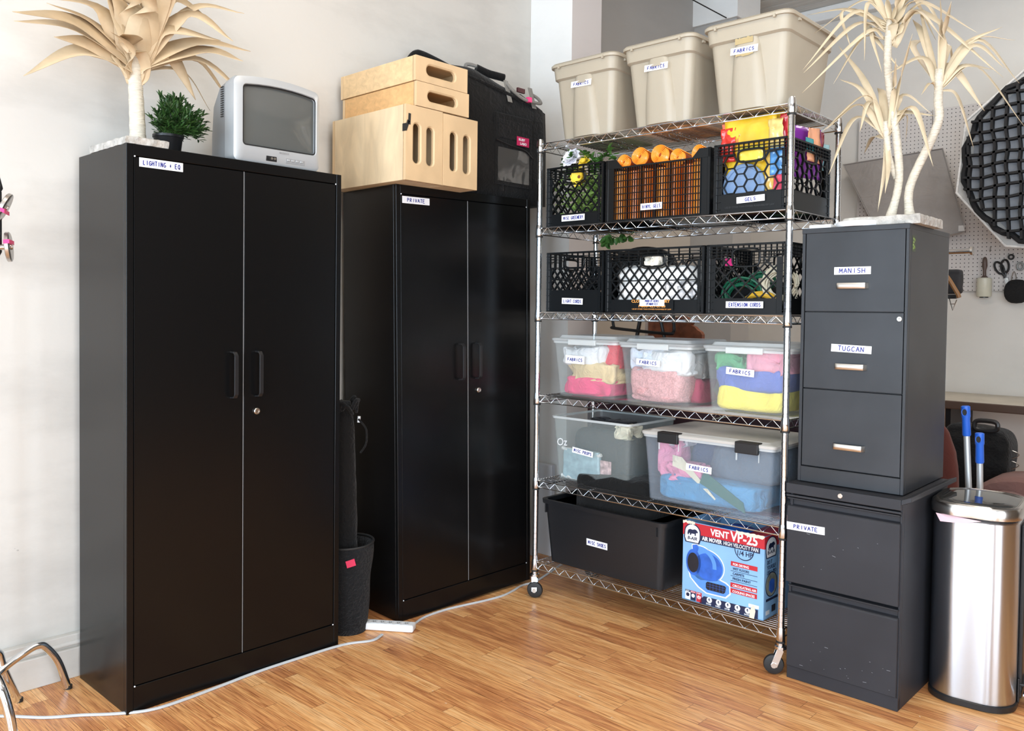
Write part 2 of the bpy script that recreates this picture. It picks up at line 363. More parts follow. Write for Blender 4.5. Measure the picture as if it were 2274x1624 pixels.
# ================================================================== the room
HC = 3.55
def slab(name, m, x0, x1, y0, y1, z0, z1, bevel=0):
    return struct(M().box(x0, x1, y0, y1, z0, z1).build(name, m, bevel=bevel))
slab('floor', floor_mat(), -3.3, 3.1, -2.5, 6.2, -.05, 0)
slab('wall_left', WALL, -3.32, -3.18, -2.5, 3.62, 0, HC)
slab('wall_left', BEIGE, -3.32, -3.18, 3.62, 6.2, 0, 2.05)
slab('wall_left', GREYW, -3.32, -3.178, 3.62, 6.2, 2.05, HC)  # upper rear wall, darker grey than the beige part below
m = M().box(-3.179, -2.883, 3.5, 3.754, 0, HC); m.mi = [0, 1, 0, 0, 0, 0]
struct(m.build('trim_1', [WALLB, PILS]))  # side face greyer than the front: its shade is put into the colour
slab('trim_2', GREYW, -3.179, -2.85, 5.2, 5.45, 0, 3.31)  # column greyer than its white head, shade put into the colour
slab('trim_3', WALLB, -3.18, -2.835, 5.18, 5.5, 3.312, HC)
slab('wall_back', FARW, -3.32, 3.1, 6.08, 6.2, 0, HC)
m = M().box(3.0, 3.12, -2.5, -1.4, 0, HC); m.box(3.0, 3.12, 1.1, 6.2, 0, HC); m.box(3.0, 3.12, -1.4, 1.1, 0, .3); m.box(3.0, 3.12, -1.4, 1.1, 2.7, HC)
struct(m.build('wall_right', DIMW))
m = M()
for y in (-1.4, -.55, .27, 1.05): m.box(3.01, 3.05, y, y+.05, .3, 2.7)
for z in (.3, 1.5, 2.65): m.box(3.01, 3.05, -1.4, 1.1, z, z+.05)
struct(m.build('window_4', mat('white_plastic', (.80, .81, .82), .4)))  # unseen window frame, added to go with the side fill light
m = M()
for k in range(62):
    y = -2.5+k*.14; m.box(-3.3, 3.1, y+.006, y+.134, HC-.012, HC)
m.box(-3.32, 3.12, -2.5, 6.2, HC, HC+.06)
struct(m.build('ceiling', mat('painted_ceiling_boards', (.60, .58, .54), .6, var=.12, vs=9, stretch=(.4, 6, 1))))
m = M().box(-3.18, 3.0, 6.0, 6.08, HC-.11, HC-.012); struct(m.build('trim_4', WALLB, bevel=.01))
# wall behind the camera with three windows
WX = (-1.95, -.05, 1.8)
m = M(); xs = [-3.32]
for x in WX: xs += [x-.62, x+.62]
xs.append(3.12)
for a, b in zip(xs[0::2], xs[1::2]): m.box(a, b, -2.5, -2.38, 0, HC)
for x in WX: m.box(x-.62, x+.62, -2.5, -2.38, 0, .12); m.box(x-.62, x+.62, -2.5, -2.38, 2.9, HC)
struct(m.build('wall_front', FARW))
for i, x in enumerate(WX):
    m = M(); z0, z1 = .12, 2.9
    for a, b in ((x-.62, x-.57), (x+.57, x+.62), (x-.02, x+.02)): m.box(a, b, -2.46, -2.40, z0, z1)
    for z in (z0, z1-.05, 1.75): m.box(x-.62, x+.62, -2.46, -2.40, z, z+.05)
    struct(m.build('window_%d' % (i+1), WHITEP))
# baseboard with its moulded top
m = M().box(-3.18, -3.135, -2.38, 3.5, 0, .105); m.box(-3.18, -3.150, -2.38, 3.5, .105, .15)
m.tube([(-3.152, -2.38, .118), (-3.152, 3.5, .118)], .009, 8)
struct(m.build('baseboard_left', WALL, bevel=.003))
struct(M().box(-3.18, 3.0, 6.06, 6.08, 0, .1).build('baseboard_back', WALLB))
# white boards leaning in the corner behind the rack
# ================================================================== tall cabinets
def storage_cabinet(label, loc, W, D, txt, cu, hs, lk, rot, group='tall black metal cabinets'):
    H = 1.83; t = thing('storage_cabinet', label, 'cabinet', loc, group=group, rot=rot)
    m = M().box(0, W, .019, D, 0, H)
    m.box(0, .022, 0, .019, 0, H); m.box(W-.022, W, 0, .019, 0, H)
    m.box(.022, W-.022, .001, .019, H-.036, H); m.box(.022, W-.022, .001, .019, 0, .085)
    m.build('body', PCB, t, bevel=.0012, seg=1)
    c = W/2
    for s, (a, b) in enumerate(((.0245, c-.0015), (c+.0015, W-.0245))):
        d = M().box(a, b, .0025, .0185, .088, H-.039).build('door', PCB, t, bevel=.001, seg=1)
        hx = hs[s]; P = [(hx, .003, 1.000), (hx, -.022, 1.002), (hx, -.030, 1.012), (hx, -.030, 1.148), (hx, -.022, 1.158), (hx, .003, 1.160)]
        q = M()
        for a_, b_ in zip(P, P[1:]): q.bar(a_, b_, .015, .005, (0, .3, 1) if abs(a_[2]-b_[2]) < .05 else (0, 1, 0))
        q.build('handle', BLKPL, d, bevel=.0012)
        if s == 0:
            M().box(c-.0022, c-.0009, .0012, .0025, .088, H-.039).build('edge_highlight', EDGE, d, label='thin grey highlight strip on the door seam')  # highlight along the door seam, put in as a pale strip
        else:
            q = M(); q.X = Matrix.Translation((lk, 0, .946)) @ Matrix.Rotation(PI/2, 4, 'X')
            q.lathe([(.0115, -.002), (.0115, .004), (.0095, .006), (.0095, .0075), (.006, .0075), (.0055, .006), (.0025, .006)], 20)
            q.build('lock', NICKEL, d, smooth=True, label='round silver key lock')
    for x in (.026, W-.026):
        for z in (H-.038, .0865):
            M().cyl((x, .001, z), (x, -.001, z), .0025, 8).build('hinge_pin', WHITEP, t)
    card(t, txt, (cu, .0024, 1.776 if txt[0] == 'L' else 1.770), .144, .029, .0, seed=3, tall=.5)
    return t
storage_cabinet('tall black cabinet on the left with a palm and television on top', (-2.722, 1.109, 0), .814, .397, 'LIGHTING + EQ', .113, (.362, .458), .457, (0, 0, PI/2))
storage_cabinet('tall black cabinet carrying the wooden boxes, beside the wire rack', (-2.737, 2.237, .001), .786, .392, 'PRIVATE', .105, (.343, .441), .453, (0, -.0185, math.radians(87.5)))

# ================================================================== file cabinets
def pull(m, x0, x1, z, y0=0.0):
    P = [(x0, y0, z), (x0+.006, y0-.012, z), (x0+.018, y0-.017, z), (x1-.018, y0-.017, z), (x1-.006, y0-.012, z), (x1, y0, z)]
    P = spline(P, 4); rings = []
    for p in P: rings.append([p+Vector((0, a, b)) for a, b in ((-.0015, -.010), (-.004, -.004), (-.004, .004), (-.0015, .010), (.0015, .010), (.0015, -.010))])
    m.loft(rings)
W, D, Z0, Z1 = .3665, .4575, .7115, 1.6236
t = thing('file_cabinet', 'black three drawer file cabinet standing on the lower file cabinet', 'file cabinet', (-1.334, 2.944, Z0), .02)
m = M(); H = Z1-Z0
m.box(0, W, .02, D, 0, H); m.box(0, .011, 0, .02, 0, H); m.box(W-.011, W, 0, .02, 0, H)
m.box(.011, W-.011, 0.0, .02, H-.013, H); m.box(.011, W-.011, .0, .02, 0, .055); m.box(-.0012, W+.0012, -.0012, D, H-.018, H+.0006)
m.build('body', PCB2, t, bevel=.0015, seg=1)
txt = {0: None, 1: 'TUGCAN', 2: 'MANISH'}
dz = ((.770, 1.048, .853), (1.0515, 1.324, 1.135), (1.327, 1.609, 1.417))
for k, (a, b, hz) in enumerate(dz):
    d = M().box(.0135, W-.0135, .002, .02, a-Z0, b-Z0).build('drawer', PCB2, t, bevel=.0015, seg=2)
    q = M(); pull(q, .126, .238, hz-Z0, .002); q.build('handle', NICKEL, d, smooth=True, label='satin silver pull')
    if k == 1:
        q = M(); q.X = Matrix.Translation((.3405, .002, 1.304-Z0)) @ Matrix.Rotation(PI/2, 4, 'X')
        q.lathe([(.0085, -.002), (.0085, .003), (.0075, .004), (.0035, .004), (.0035, .003)], 18); q.build('lock', NICKEL, d, smooth=True)
        q = M().bar((.338, -.0022, 1.304-Z0), (.345, -.0022, 1.304-Z0), .0022, .001, (0, 1, 0)); q.build('keyhole', BLKPL, d)
    if txt[k]: card(t, txt[k], (.180 if k == 2 else .182, .0016, (1.470 if k == 2 else 1.1975)-Z0), .126 if k == 2 else .139, .0265, .0 if k == 2 else -.03, seed=k+4, tall=.62)
# green sticker on the side
s = M().box(W+.0002, W+.0008, .030, .062, 1.532-Z0, 1.585-Z0).build('sticker', mat('dark_green_sticker', (.05, .07, .03), .5, var=.6, vs=120), t)
q = M(); rd = random.Random(4)
for k in range(12):
    y, z = .046+rd.uniform(-.009, .009), 1.558-Z0+rd.uniform(-.02, .02); q.box(W+.0008, W+.0011, y-.005, y+.005, z-.003, z+.003)
q.build('leaf_print', mat('lime_print', (.28, .42, .10), .5), s)

W, D, H = .386, .50, .7085
t = thing('file_cabinet', 'charcoal two drawer file cabinet standing on the floor', 'file cabinet', (-1.337, 2.888, 0), .006)
m = M().box(0, W, .03, D, 0, H-.004); m.box(0, .008, .012, .03, 0.0, H-.004); m.box(W-.008, W, .012, .03, 0.0, H-.004)
m.box(.0, W, .008, .03, 0, .046)
m.build('body', PCB3, t, bevel=.0015, seg=1)
m = M().box(-.012, W-.002, -.002, .03, .673, .7085); m.box(-.012, W+.008, .03, D+.005, .690, .7085)
m.box(-.012, W-.002, .0, .03, .660, .668)
m.add([(W-.002, -.002, .7085), (W+.03, .0, .722), (W+.03, D, .722), (W-.002, D, .7085), (W-.002, -.002, .690), (W+.03, 0, .705), (W+.03, D, .705), (W-.002, D, .690)],
      [(0, 1, 2, 3), (7, 6, 5, 4), (0, 4, 5, 1), (1, 5, 6, 2), (2, 6, 7, 3), (3, 7, 4, 0)])
m.build('top', PCB3, t, bevel=.002, seg=2)
q = M(); q.X = Matrix.Translation((.184, -.002, .691)) @ Matrix.Rotation(PI/2, 4, 'X')
q.lathe([(.0085, -.002), (.0085, .003), (.0075, .004), (.0035, .004), (.0035, .003)], 18); q.build('lock', NICKEL, t, smooth=True, label='round silver key lock')
for a, b in ((.352, .657), (.048, .342)):
    q = M(); prof = [(.029, a), (0, a), (0, b-.034), (.004, b-.030), (.020, b-.026), (.020, b-.007), (.0, b-.005), (0, b), (.029, b)]
    q.loft([[Vector((x, y, z)) for y, z in prof] for x in (-.006 if a > .3 else .002, W-.0045)])
    d = q.build('drawer', PCB3, t, bevel=.0012, seg=1)
card(t, 'PRIVATE', (.0625, -.0004, .5565), .139, .0275, .02, seed=9, tall=.5)
q = M(); rd = random.Random(8)
for k in range(26):
    x, z = rd.uniform(.02, .37), rd.choice((rd.uniform(.06, .16), rd.uniform(.06, .16), rd.uniform(.40, .60))); a = rd.uniform(-.4, .4)
    l = rd.choice((.002, .003, .004, .012)); q.bar((x, -.0003, z), (x+l*math.cos(a), -.0003, z+l*math.sin(a)), .0009, .0004, (0, 1, 0))
q.build('paint_chips', mat('scratch_grey', (.35, .36, .38), .6), t)

# ================================================================== wire rack
RO = Vector((-2.56016636, 2.89449935, 0)); RA = .0084177
SZ = [2.078, 1.697, 1.312, .931, .540, .162]
def rk(u, v, z): return (RO.x+u*math.cos(RA)-v*math.sin(RA), RO.y+u*math.sin(RA)+v*math.cos(RA), z)
rack = thing('wire_shelving_rack', 'chrome wire shelving rack on casters against the back of the room', 'shelving rack', tuple(RO), RA)
RW, RD = 1.194, .4275
for pu, pv in ((0, 0), (RW, 0), (0, RD), (RW, RD)):
    m = M(); prof = [(.0125, .118)]; z = .14
    while z < 2.07:
        prof += [(.0125, z), (.0115, z+.0008), (.0115, z+.0022), (.0125, z+.003)]; z += .0254
    prof += [(.0125, 2.090), (.0105, 2.096)]
    m.lathe(prof, 14, (pu, pv, 0)); p = m.build('post', CHROME2, rack, smooth=True)
    for z in SZ:
        M().lathe([(.0148, z-.040), (.0165, z-.036), (.0150, z-.004), (.0135, z+.010)], 16, (pu, pv, 0)).build('collar', CHROME2, p, smooth=True)
        M().lathe([(.0142, z-.046), (.0166, z-.046), (.0166, z-.040), (.0142, z-.040)], 16, (pu, pv, 0)).build('clip_ring', BLKRUB, p, smooth=True)
    # caster
    m = M().lathe([(.0145, .118), (.0145, .106), (.022, .104), (.022, .094), (.010, .092)], 18, (pu, pv, 0))
    a = .5; cx, cy = pu+.020*math.cos(a)-(.034 if pu else 0), pv-.018
    for s in (-1, 1):
        dx, dy = -math.sin(a)*.016*s, math.cos(a)*.016*s
        m.bar((pu+dx, pv+dy, .094), (cx+dx, cy+dy, .034), .024, .0025, (-math.sin(a), math.cos(a), 0))
    c = m.build('caster_fork', CHROME2, rack, smooth=True, bevel=.0005)
    ax = Vector((-math.sin(a), math.cos(a), 0))
    q = M(); cc = Vector((cx, cy, .0375)); U_ = ax.orthogonal().normalized(); V_ = ax.cross(U_)
    prof = [(.012, -.011), (.030, -.011), (.0345, -.0085), (.037, 0), (.0345, .0085), (.030, .011), (.012, .011)]
    q.loft([[cc+ax*b+(U_*math.cos(2*PI*i/24)+V_*math.sin(2*PI*i/24))*r for i in range(24)] for r, b in prof]); q.build('caster_wheel', BLKRUB, c, smooth=True)
    q = M(); q.cyl(cc-ax*.019, cc+ax*.019, .010, 14); q.build('wheel_hub', NICKEL, c, smooth=True)
def zig(m, a, b, z0, z1, step=.0315, r=.0014):
    a, b = Vector(a), Vector(b); n = max(2, int((b-a).length/step)); P = []
    for i in range(n+1):
        p = a.lerp(b, i/n); p.z = z1 if i % 2 else z0; P.append(p)
    m.tube(P, r, 5)
for z in SZ:
    m = M(); i = .016
    for v in (0, RD):
        for dz_ in (-.003, -.033): m.tube([(i, v, z+dz_), (RW-i, v, z+dz_)], .0026, 6)
        zig(m, (i, v, 0), (RW-i, v, 0), z-.033, z-.003)
    for u in (0, RW):
        for dz_ in (-.003, -.033): m.tube([(u, i, z+dz_), (u, RD-i, z+dz_)], .0026, 6)
        zig(m, (u, i, 0), (u, RD-i, 0), z-.033, z-.003)
    n = 22
    for k in range(1, n): m.tube([(.002, RD*k/n, z-.0018), (RW-.002, RD*k/n, z-.0018)], .0015, 5)
    for u in (RW*.25, RW*.5, RW*.75):
        m.tube([(u, 0, z-.006), (u, RD, z-.006)], .0024, 6); m.tube([(u, .01, z-.026), (u, RD-.01, z-.026)], .0024, 6)
        zig(m, (u, .01, 0), (u, RD-.01, 0), z-.026, z-.006)
    m.build('shelf', CHROME, rack, smooth=True)

# ================================================================== taupe totes on the top shelf
def tote(u0, u1, seed, label):
    w = u1-u0; B = w-.085; h = .335; D = .40
    t = thing('storage_tote', label, 'storage bin', rk(u0+w/2, 0, SZ[0]+.001), RA, 'taupe totes on the top of the rack')
    m = M(); rings = []
    for k, (f, z) in enumerate(((.97, 0), (1, .004), (1, .01))):
        rings.append(rrect(-B/2*f, B/2*f, .03+.01*(1-f), D-.03, .03, z))
    def at(s): return B/2+(w/2-.014-B/2)*s
    for s in (.25, .5, .78): rings.append(rrect(-at(s), at(s), .03-.032*s, D-.03+.03*s, .032, h*s))
    rings += [rrect(-at(.80)-.007, at(.80)+.007, -.009, D+.002, .035, h*.80), rrect(-w/2+.006, w/2-.006, -.014, D+.006, .036, h*.985), rrect(-w/2+.012, w/2-.012, -.008, D, .03, h*.985)]
    m.loft(rings, True, False)
    # swelling grip column on the end, narrow at the top
    pr = []
    for s in (0.0, .12, .3, .5, .68, .80, .86):
        hw = .076-.034*s*s/.74-(.006 if s > .8 else 0); y = .03-.032*s; ring = []
        out = .020*(1 if s < .7 else max(.25, (1-(s-.7)/.18)))
        for k in range(13):
            x = -hw+2*hw*k/12; e = 1-abs(2*k/12-1)**5; ring.append(Vector((x, y+.004-(out+.004)*e, .006+h*s)))
        ring += [Vector((hw, y+.01, .006+h*s)), Vector((-hw, y+.01, .006+h*s))]; pr.append(ring)
    m.loft(pr)
    b = m.build('bin', TAUPE, t, smooth=True)
    m = M(); z = h*.985
    m.loft([rrect(-w/2-.002, w/2+.002, -.022, D+.012, .04, z-.012), rrect(-w/2-.003, w/2+.003, -.023, D+.013, .04, z-.002), rrect(-w/2+.004, w/2-.004, -.016, D+.006, .038, z+.006),
            rrect(-w/2+.022, w/2-.022, .002, D-.012, .03, z+.008), rrect(-w/2+.03, w/2-.03, .01, D-.02, .03, z+.001)])
    for sx in (-1, 1): m.box(sx*(w/2-.06)-.004, sx*(w/2-.06)+.004, -.026, -.018, z-.02, z-.006); m.box(sx*(w/2-.006)-.006, sx*(w/2-.006)+.006, .06, .075, z-.022, z-.006)
    m.build('lid', TAUPE, t, smooth=True)
    return t
for k, (u0, u1, lu, lz, tl, lab) in enumerate(((.060, .420, .238, 2.306, .10, 'smaller looking taupe tote at the left end of the rack top'),
                                       (.449, .795, .621, 2.306, .09, 'taupe tote between the two other totes on the rack top'),
                                       (.832, 1.190, 1.008, 2.297, .09, 'taupe tote with torn tape marks, at the right end of the rack top'))):
    t = tote(u0, u1, k, lab); c = (u0+u1)/2
    s = (lz-SZ[0])/.335; y = .03-.032*s-.0215*(1 if s < .7 else .98)
    if k == 2:
        q = M(); rd = random.Random(3)
        for z0_, z1_ in ((.246, .262), (.197, .207)):
            n = 12; T = [(-.036+.072*i/n+rd.uniform(-.003, .003), rd.uniform(0, .006)) for i in range(n+1)]
            q.prism([(x, z0_-.003+(d if z0_ < .2 else 0)) for x, d in T]+[(x, z1_+(d if z0_ > .2 else 0)) for x, d in T[::-1]], (lu-c, y+.0042 if z0_ < .2 else y+.0065, 0), (1, 0, 0), (0, -.02, 1), .001)
        q.build('tape_residue', mat('old_tape_glue', (.42, .33, .17), .8), t)
    card(t, 'FABRICS', (lu-c, y-.0005+(.003 if s > .68 else .001), lz-SZ[0]), .111, .0265, tl*-.3, seed=11+k, tall=.48, lean=-.075)
# ================================================================== milk crates
def clip(a, b, x0, x1, z0, z1):
    t0, t1 = 0., 1.; dx, dz = b[0]-a[0], b[1]-a[1]
    for p, q in ((-dx, a[0]-x0), (dx, x1-a[0]), (-dz, a[1]-z0), (dz, z1-a[1])):
        if abs(p) < 1e-12:
            if q < 0: return None
        else:
            r = q/p
            if p < 0: t0 = max(t0, r)
            else: t1 = min(t1, r)
    if t0 >= t1: return None
    return (a[0]+dx*t0, a[1]+dz*t0), (a[0]+dx*t1, a[1]+dz*t1)
def crate(label, loc, rz, w, d, h, kind, group='black milk crates'):
    t = thing('milk_crate', label, 'crate', loc, rz, group)
    for side in range(4):
        L = w if side % 2 == 0 else d
        u = Vector(((1, 0, 0), (0, 1, 0), (-1, 0, 0), (0, -1, 0))[side]); n = Vector(((0, -1, 0), (1, 0, 0), (0, 1, 0), (-1, 0, 0))[side])
        o = Vector((0, d/2, 0))+n*((d if side % 2 == 0 else w)/2-.005)
        m = M(); Z = Vector((0, 0, 1))
        P = lambda a, z, k=0: o+u*a+Z*z+n*k
        bar = lambda a, b, wd=.003, th=.007, k=0: m.bar(P(*a, k), P(*b, k), wd, th, n)
        def pan(a0, a1, z0, z1, k0=-.003, k1=.002):
            vs = [P(a, z, k) for k in (k0, k1) for a, z in ((a0, z0), (a1, z0), (a1, z1), (a0, z1))]; m.loft([vs[:4], vs[4:]])
        hx, hz, hw, hh, pw = 0, h*.80, .050, .019, 4
        rg = (-L/2+.030, L/2-.030, h*.20, h*.80)
        if kind == 'grid': rg = (-L/2+.042, L/2-.042, h*.03, h*.86)
        if kind == 'hex': rg = (-L/2+.034, L/2-.028, h*.27, h*.83)
        if kind == 'trap': rg = (-L/2+.028, L/2-.030, h*.36, h*.74); hz, hw, hh = h*.82, .050, .020
        if kind == 'big': rg = (-L/2+.036, L/2-.040, h*.22, h*.80); hz, hw, hh = h*.80, .052, .030
        inh = lambda x, z, g=0: abs((x-hx)/(hw+g))**pw+abs((z-hz)/(hh+g))**pw < 1
        def seg(a, b, wd=.003, th=.006, reg=rg, hole=True):
            c = clip(a, b, *reg)
            if not c: return
            a, b = c; N = 14; run = None
            for i in range(N+1):
                x = a[0]+(b[0]-a[0])*i/N; z = a[1]+(b[1]-a[1])*i/N; ok = not (hole and inh(x, z))
                if ok and run is None: run = (x, z)
                if ok: last = (x, z)
                if (not ok or i == N) and run is not None:
                    if last != run: bar(run, last, wd, th)
                    run = None
        x0, x1, z0, z1 = rg
        # corner column, foot panel, top rim
        cw = .010
        pan(-L/2, -L/2+cw, 0, h, -.006, .004); pan(L/2-cw, L/2, 0, h, -.006, .004)
        pan(-L/2, L/2, 0, .005, -.004, .004)
        if kind != 'grid': pan(-L/2, L/2, h-.005, h, -.008, .005)
        pan(-L/2+.018 if kind != 'grid' else -L/2+.01, x0+.0015, 0, h*.98 if kind == 'grid' else z1, -.001, .0015)
        pan(x1-.0015, L/2-.018 if kind != 'grid' else L/2-.01, 0, h*.98 if kind == 'grid' else z1, -.001, .0015)
        if kind != 'grid':
            pan(x0, x1, .004, z0, -.002, .003)
            for k in range(9):
                z = h*(.06+.108*k); bar((-L/2, z), (-L/2+.03, z), .002, .012); bar((L/2-.03, z), (L/2, z), .002, .012)
            for k in range(4): seg((-L/2, h*(.975-.045*k)), (L/2, h*(.975-.045*k)), .002, .012, (-L/2, L/2, 0, h))
            nx = 13 if kind in ('hex', 'big') else 9
            for k in range(nx+1):
                x = -L/2+.02+(L-.04)*k/nx; seg((x, z1-.002), (x, h), .002, .010, (-L/2, L/2, z1, h))
            if kind == 'trap' or kind == 'oval' or kind == 'big':
                seg((x0, z1), (x1, z1), .003, .008); seg((x0, z0), (x1, z0), .003, .008)
        if kind == 'oval' or kind == 'trap':
            s = .046 if kind == 'oval' else .040; n_ = int(L/s)+14; sl = 1.15
            for k in range(-n_, n_):
                x = k*s; seg((x, z0), (x+(z1-z0)/sl, z1), .0055, .006); seg((x, z0), (x-(z1-z0)/sl, z1), .0055, .006)
            if L > .36 or kind == 'trap': seg((x0, (z0+z1)/2), (x1, (z0+z1)/2), .004, .008)
        if kind == 'big':
            s = .056
            for k in range(-20, 20):
                x = k*s; seg((x, z0), (x+(z1-z0), z1), .0045, .006); seg((x, z0), (x-(z1-z0), z1), .0045, .006)
        if kind == 'hex':
            r = .0275; hx_ = set()
            for i in range(-8, 9):
                for j in range(-6, 8):
                    cx = i*r*1.5; cz = (z0+z1)/2+j*r*math.sqrt(3)+(r*math.sqrt(3)/2 if i % 2 else 0)
                    c = [(cx+r*math.cos(PI/3*q), cz+r*math.sin(PI/3*q)) for q in range(6)]
                    for q in range(6):
                        a, b = c[q], c[(q+1) % 6]; key = (round((a[0]+b[0])*500), round((a[1]+b[1])*500))
                        if key in hx_: continue
                        hx_.add(key); seg(a, b, .004, .009)
            for z in (z0, z1): seg((x0, z), (x1, z), .004, .008)
        if kind == 'grid':
            nx = int((x1-x0)/.0115); 
            for k in range(nx+1): x = x0+(x1-x0)*k/nx; seg((x, z0), (x, z1), .0024 if k % 6 else .0040, .006 if k % 6 else .012, hole=False)
            for k in range(9): z = z0+(z1-z0)*k/8; seg((x0, z), (x1, z), .003, .009, hole=False)
            # raised shoulders at the corners of the rim
            for sg_ in (-1, 1):
                q = [(sg_*(L/2), h*.86), (sg_*(L/2), h*1.0), (sg_*(L/2-.05), h*1.0), (sg_*(L/2-.085), h*.86)]
                a_ = [P(x, z, -.004) for x, z in q]; m.loft([a_, [p+n*.007 for p in a_]])
            pan(-L/2+.08, L/2-.08, h*.85, h*.875, -.006, .005)
        else:
            # rim around the hand hole
            ring = [P(hx+(hw+.004)*math.copysign(abs(math.cos(a))**(2/pw), math.cos(a)), hz+(hh+.004)*math.copysign(abs(math.sin(a))**(2/pw), math.sin(a)), .001) for a in [2*PI*k/28 for k in range(28)]]
            m.tube(ring, .0045, 6, loop=True)
            if kind == 'oval':
                m.tube([P(hx+(hw+.013)*math.copysign(abs(math.cos(a))**.55, math.cos(a)), hz+(hh+.012)*math.copysign(abs(math.sin(a))**.55, math.sin(a)), .001) for a in [2*PI*k/28 for k in range(28)]], .0022, 5, loop=True)
        m.build('side_panel', CRATE, t)
    m = M().box(-w/2+.004, w/2-.004, .004, d-.004, .004, .008)
    for x in (-1, 1):
        for y in (0, 1): m.cyl((x*(w/2-.008), y*d+(.008 if y == 0 else -.008), 0), (x*(w/2-.008), y*d+(.008 if y == 0 else -.008), h), .0075, 10)
    m.build('base', CRATE, t)
    return t
def rc(u, v, k): return rk(u, v, SZ[k]+.0012)
crA = crate('black crate of artificial greenery at the left end', rc(.183, .02, 1), RA, .320, .345, .266, 'oval')
crB = crate('wide black gridded crate holding orange vinyl rolls', rc(.606, .02, 1), RA, .502, .36, .264, 'grid')
crC = crate('black honeycomb crate of coloured gel sheets behind the right post', rc(1.026, .02, 1), RA, .306, .37, .266, 'hex')
crD = crate('black crate with fine lattice and dark cords, left on the middle shelf', rc(.190, .02, 2), RA, .322, .345, .268, 'trap')
crE = crate('wide black lattice crate full of white fabric', rc(.600, .02, 2), RA, .478, .36, .268, 'oval')
crF = crate('black crate with large diamonds holding extension cords', rc(1.014, .02, 2), RA, .330, .36, .268, 'big')
def ccard(c, u0, cu, txt, z, k, w=.117, h=.026, tilt=0, seed=1, tall=.5, y=-.0045):
    card(c, txt, (u0-cu, y, z-SZ[k]), w, h, tilt, seed=seed, tall=tall)
ccard(crA, .183, .183, 'MISC GREENERY', 1.730, 1, .130, .027, .0, 21)
ccard(crB, .593, .606, 'VINYL GELS', 1.750, 1, .104, .027, .0, 22, y=-.006)
ccard(crC, 1.032, 1.026, 'GELS', 1.7445, 1, .114, .024, .03, 23)
ccard(crD, .185, .190, 'LIGHT CORDS', 1.360, 2, .118, .027, -.03, 24)
ccard(crE, .603, .600, 'MODIFIERS|(FABRIC)', 1.354, 2, .120, .026, 0, 25)
ccard(crF, 1.015, 1.014, 'EXTENSION CORDS', 1.348, 2, .153, .025, 0, 26, .55)
ORG = mat('orange_print', (.85, .36, .08), .5)
pr = M().box(-.105, .105, -.0044, -.0036, .012, .052).build('printed_panel', CRATE, crE)
text('CLOVERLAND DAIRY', .016, ORG, pr, (-.098, -.0048, .043), (1, 0, 0), (0, 0, 1), bold=.0004, width=.187)
text('1-800-421-3765', .013, ORG, pr, (-.065, -.0048, .024), (1, 0, 0), (0, 0, 1), bold=.0004, width=.13)
text('USE BY OTHER THAN OWNER PUNISHABLE BY LAW', .008, ORG, pr, (-.095, -.0048, .013), (1, 0, 0), (0, 0, 1), width=.19)
GRYP = mat('moulded_letters', (.03, .033, .037), .3)
text('USE BY OTHER THAN OWNER PUNISHABLE BY LAW', .010, GRYP, crC, (-.10, -.0046, .018), (1, 0, 0), (0, 0, 1), width=.20, name='moulded_lettering')

# ---- greenery crate contents
GREEN = mat('artificial_leaf_green', (.055, .14, .025), .5, var=.6, vs=25)
GREEN2 = mat('artificial_leaf_light', (.34, .52, .14), .5, var=.5, vs=25)
def leafquad(m, p, d, up, L, w):
    d = Vector(d).normalized(); s = d.cross(Vector(up)).normalized(); n = s.cross(d)
    p = Vector(p); a = [p, p+d*L*.35+s*w/2+n*w*.1, p+d*L*.75+s*w*.36+n*w*.05, p+d*L-n*L*.1, p+d*L*.75-s*w*.36+n*w*.05, p+d*L*.35-s*w/2+n*w*.1]; c = p+d*L*.5-n*w*.12
    m.add(a+[c], [(0, 1, 6), (1, 2, 6), (2, 3, 6), (3, 4, 6), (4, 5, 6), (5, 0, 6)])
rd = random.Random(2)
def foliage(name, mt, cen, ext, n, L, w, label, seed, loc):
    rd = random.Random(seed); m = M()
    for i in range(n):
        p = [cen[k]+rd.uniform(-ext[k], ext[k]) for k in range(3)]; a = rd.uniform(0, 2*PI)
        leafquad(m, p, (math.cos(a), math.sin(a), rd.uniform(-.5, .6)), (rd.uniform(-.6, .6), rd.uniform(-1, .2), 1), L*rd.uniform(.7, 1.2), w*rd.uniform(.7, 1.2))
    o = m.build(name, mt, loc=loc, rotz=RA, sheet=True); o['kind'] = 'stuff'; return tag(o, label, 'plant')
foliage('artificial_greenery', [GREEN2], (0, .15, .13), (.13, .125, .095), 620, .034, .022, 'mass of light green artificial leaves inside the left crate', 5, rc(.183, .02, 1))
m = M(); rd = random.Random(9)
for s in range(7):
    x0 = rd.uniform(-.12, .16); P = spline([(x0, .12, .20), (x0+rd.uniform(-.03, .05), .10, .27), (x0+rd.uniform(-.03, .07), .05, .31+rd.uniform(-.02, .02))], 5)
    m.tube(P, .0018, 5)
    for p in P[3:]:
        for q in range(3): leafquad(m, p, (rd.uniform(-1, 1), rd.uniform(-1, .3), rd.uniform(-.2, .6)), (0, 0, 1), .036, .020)
tag(m.build('leafy_sprigs', GREEN, loc=rc(.203, .02, 1), rotz=RA, sheet=True), 'dark green leafy stems sticking out above the greenery crate', 'plant')
m = M(); rd = random.Random(10)
for s in range(9):
    p = (rd.uniform(-.05, .10), .33+rd.uniform(-.05, .02), -.035+rd.uniform(-.02, .02)); 
    for q in range(3): leafquad(m, p, (rd.uniform(-1, 1), rd.uniform(-.4, .4), rd.uniform(-.8, .1)), (0, -1, 0), .04, .026)
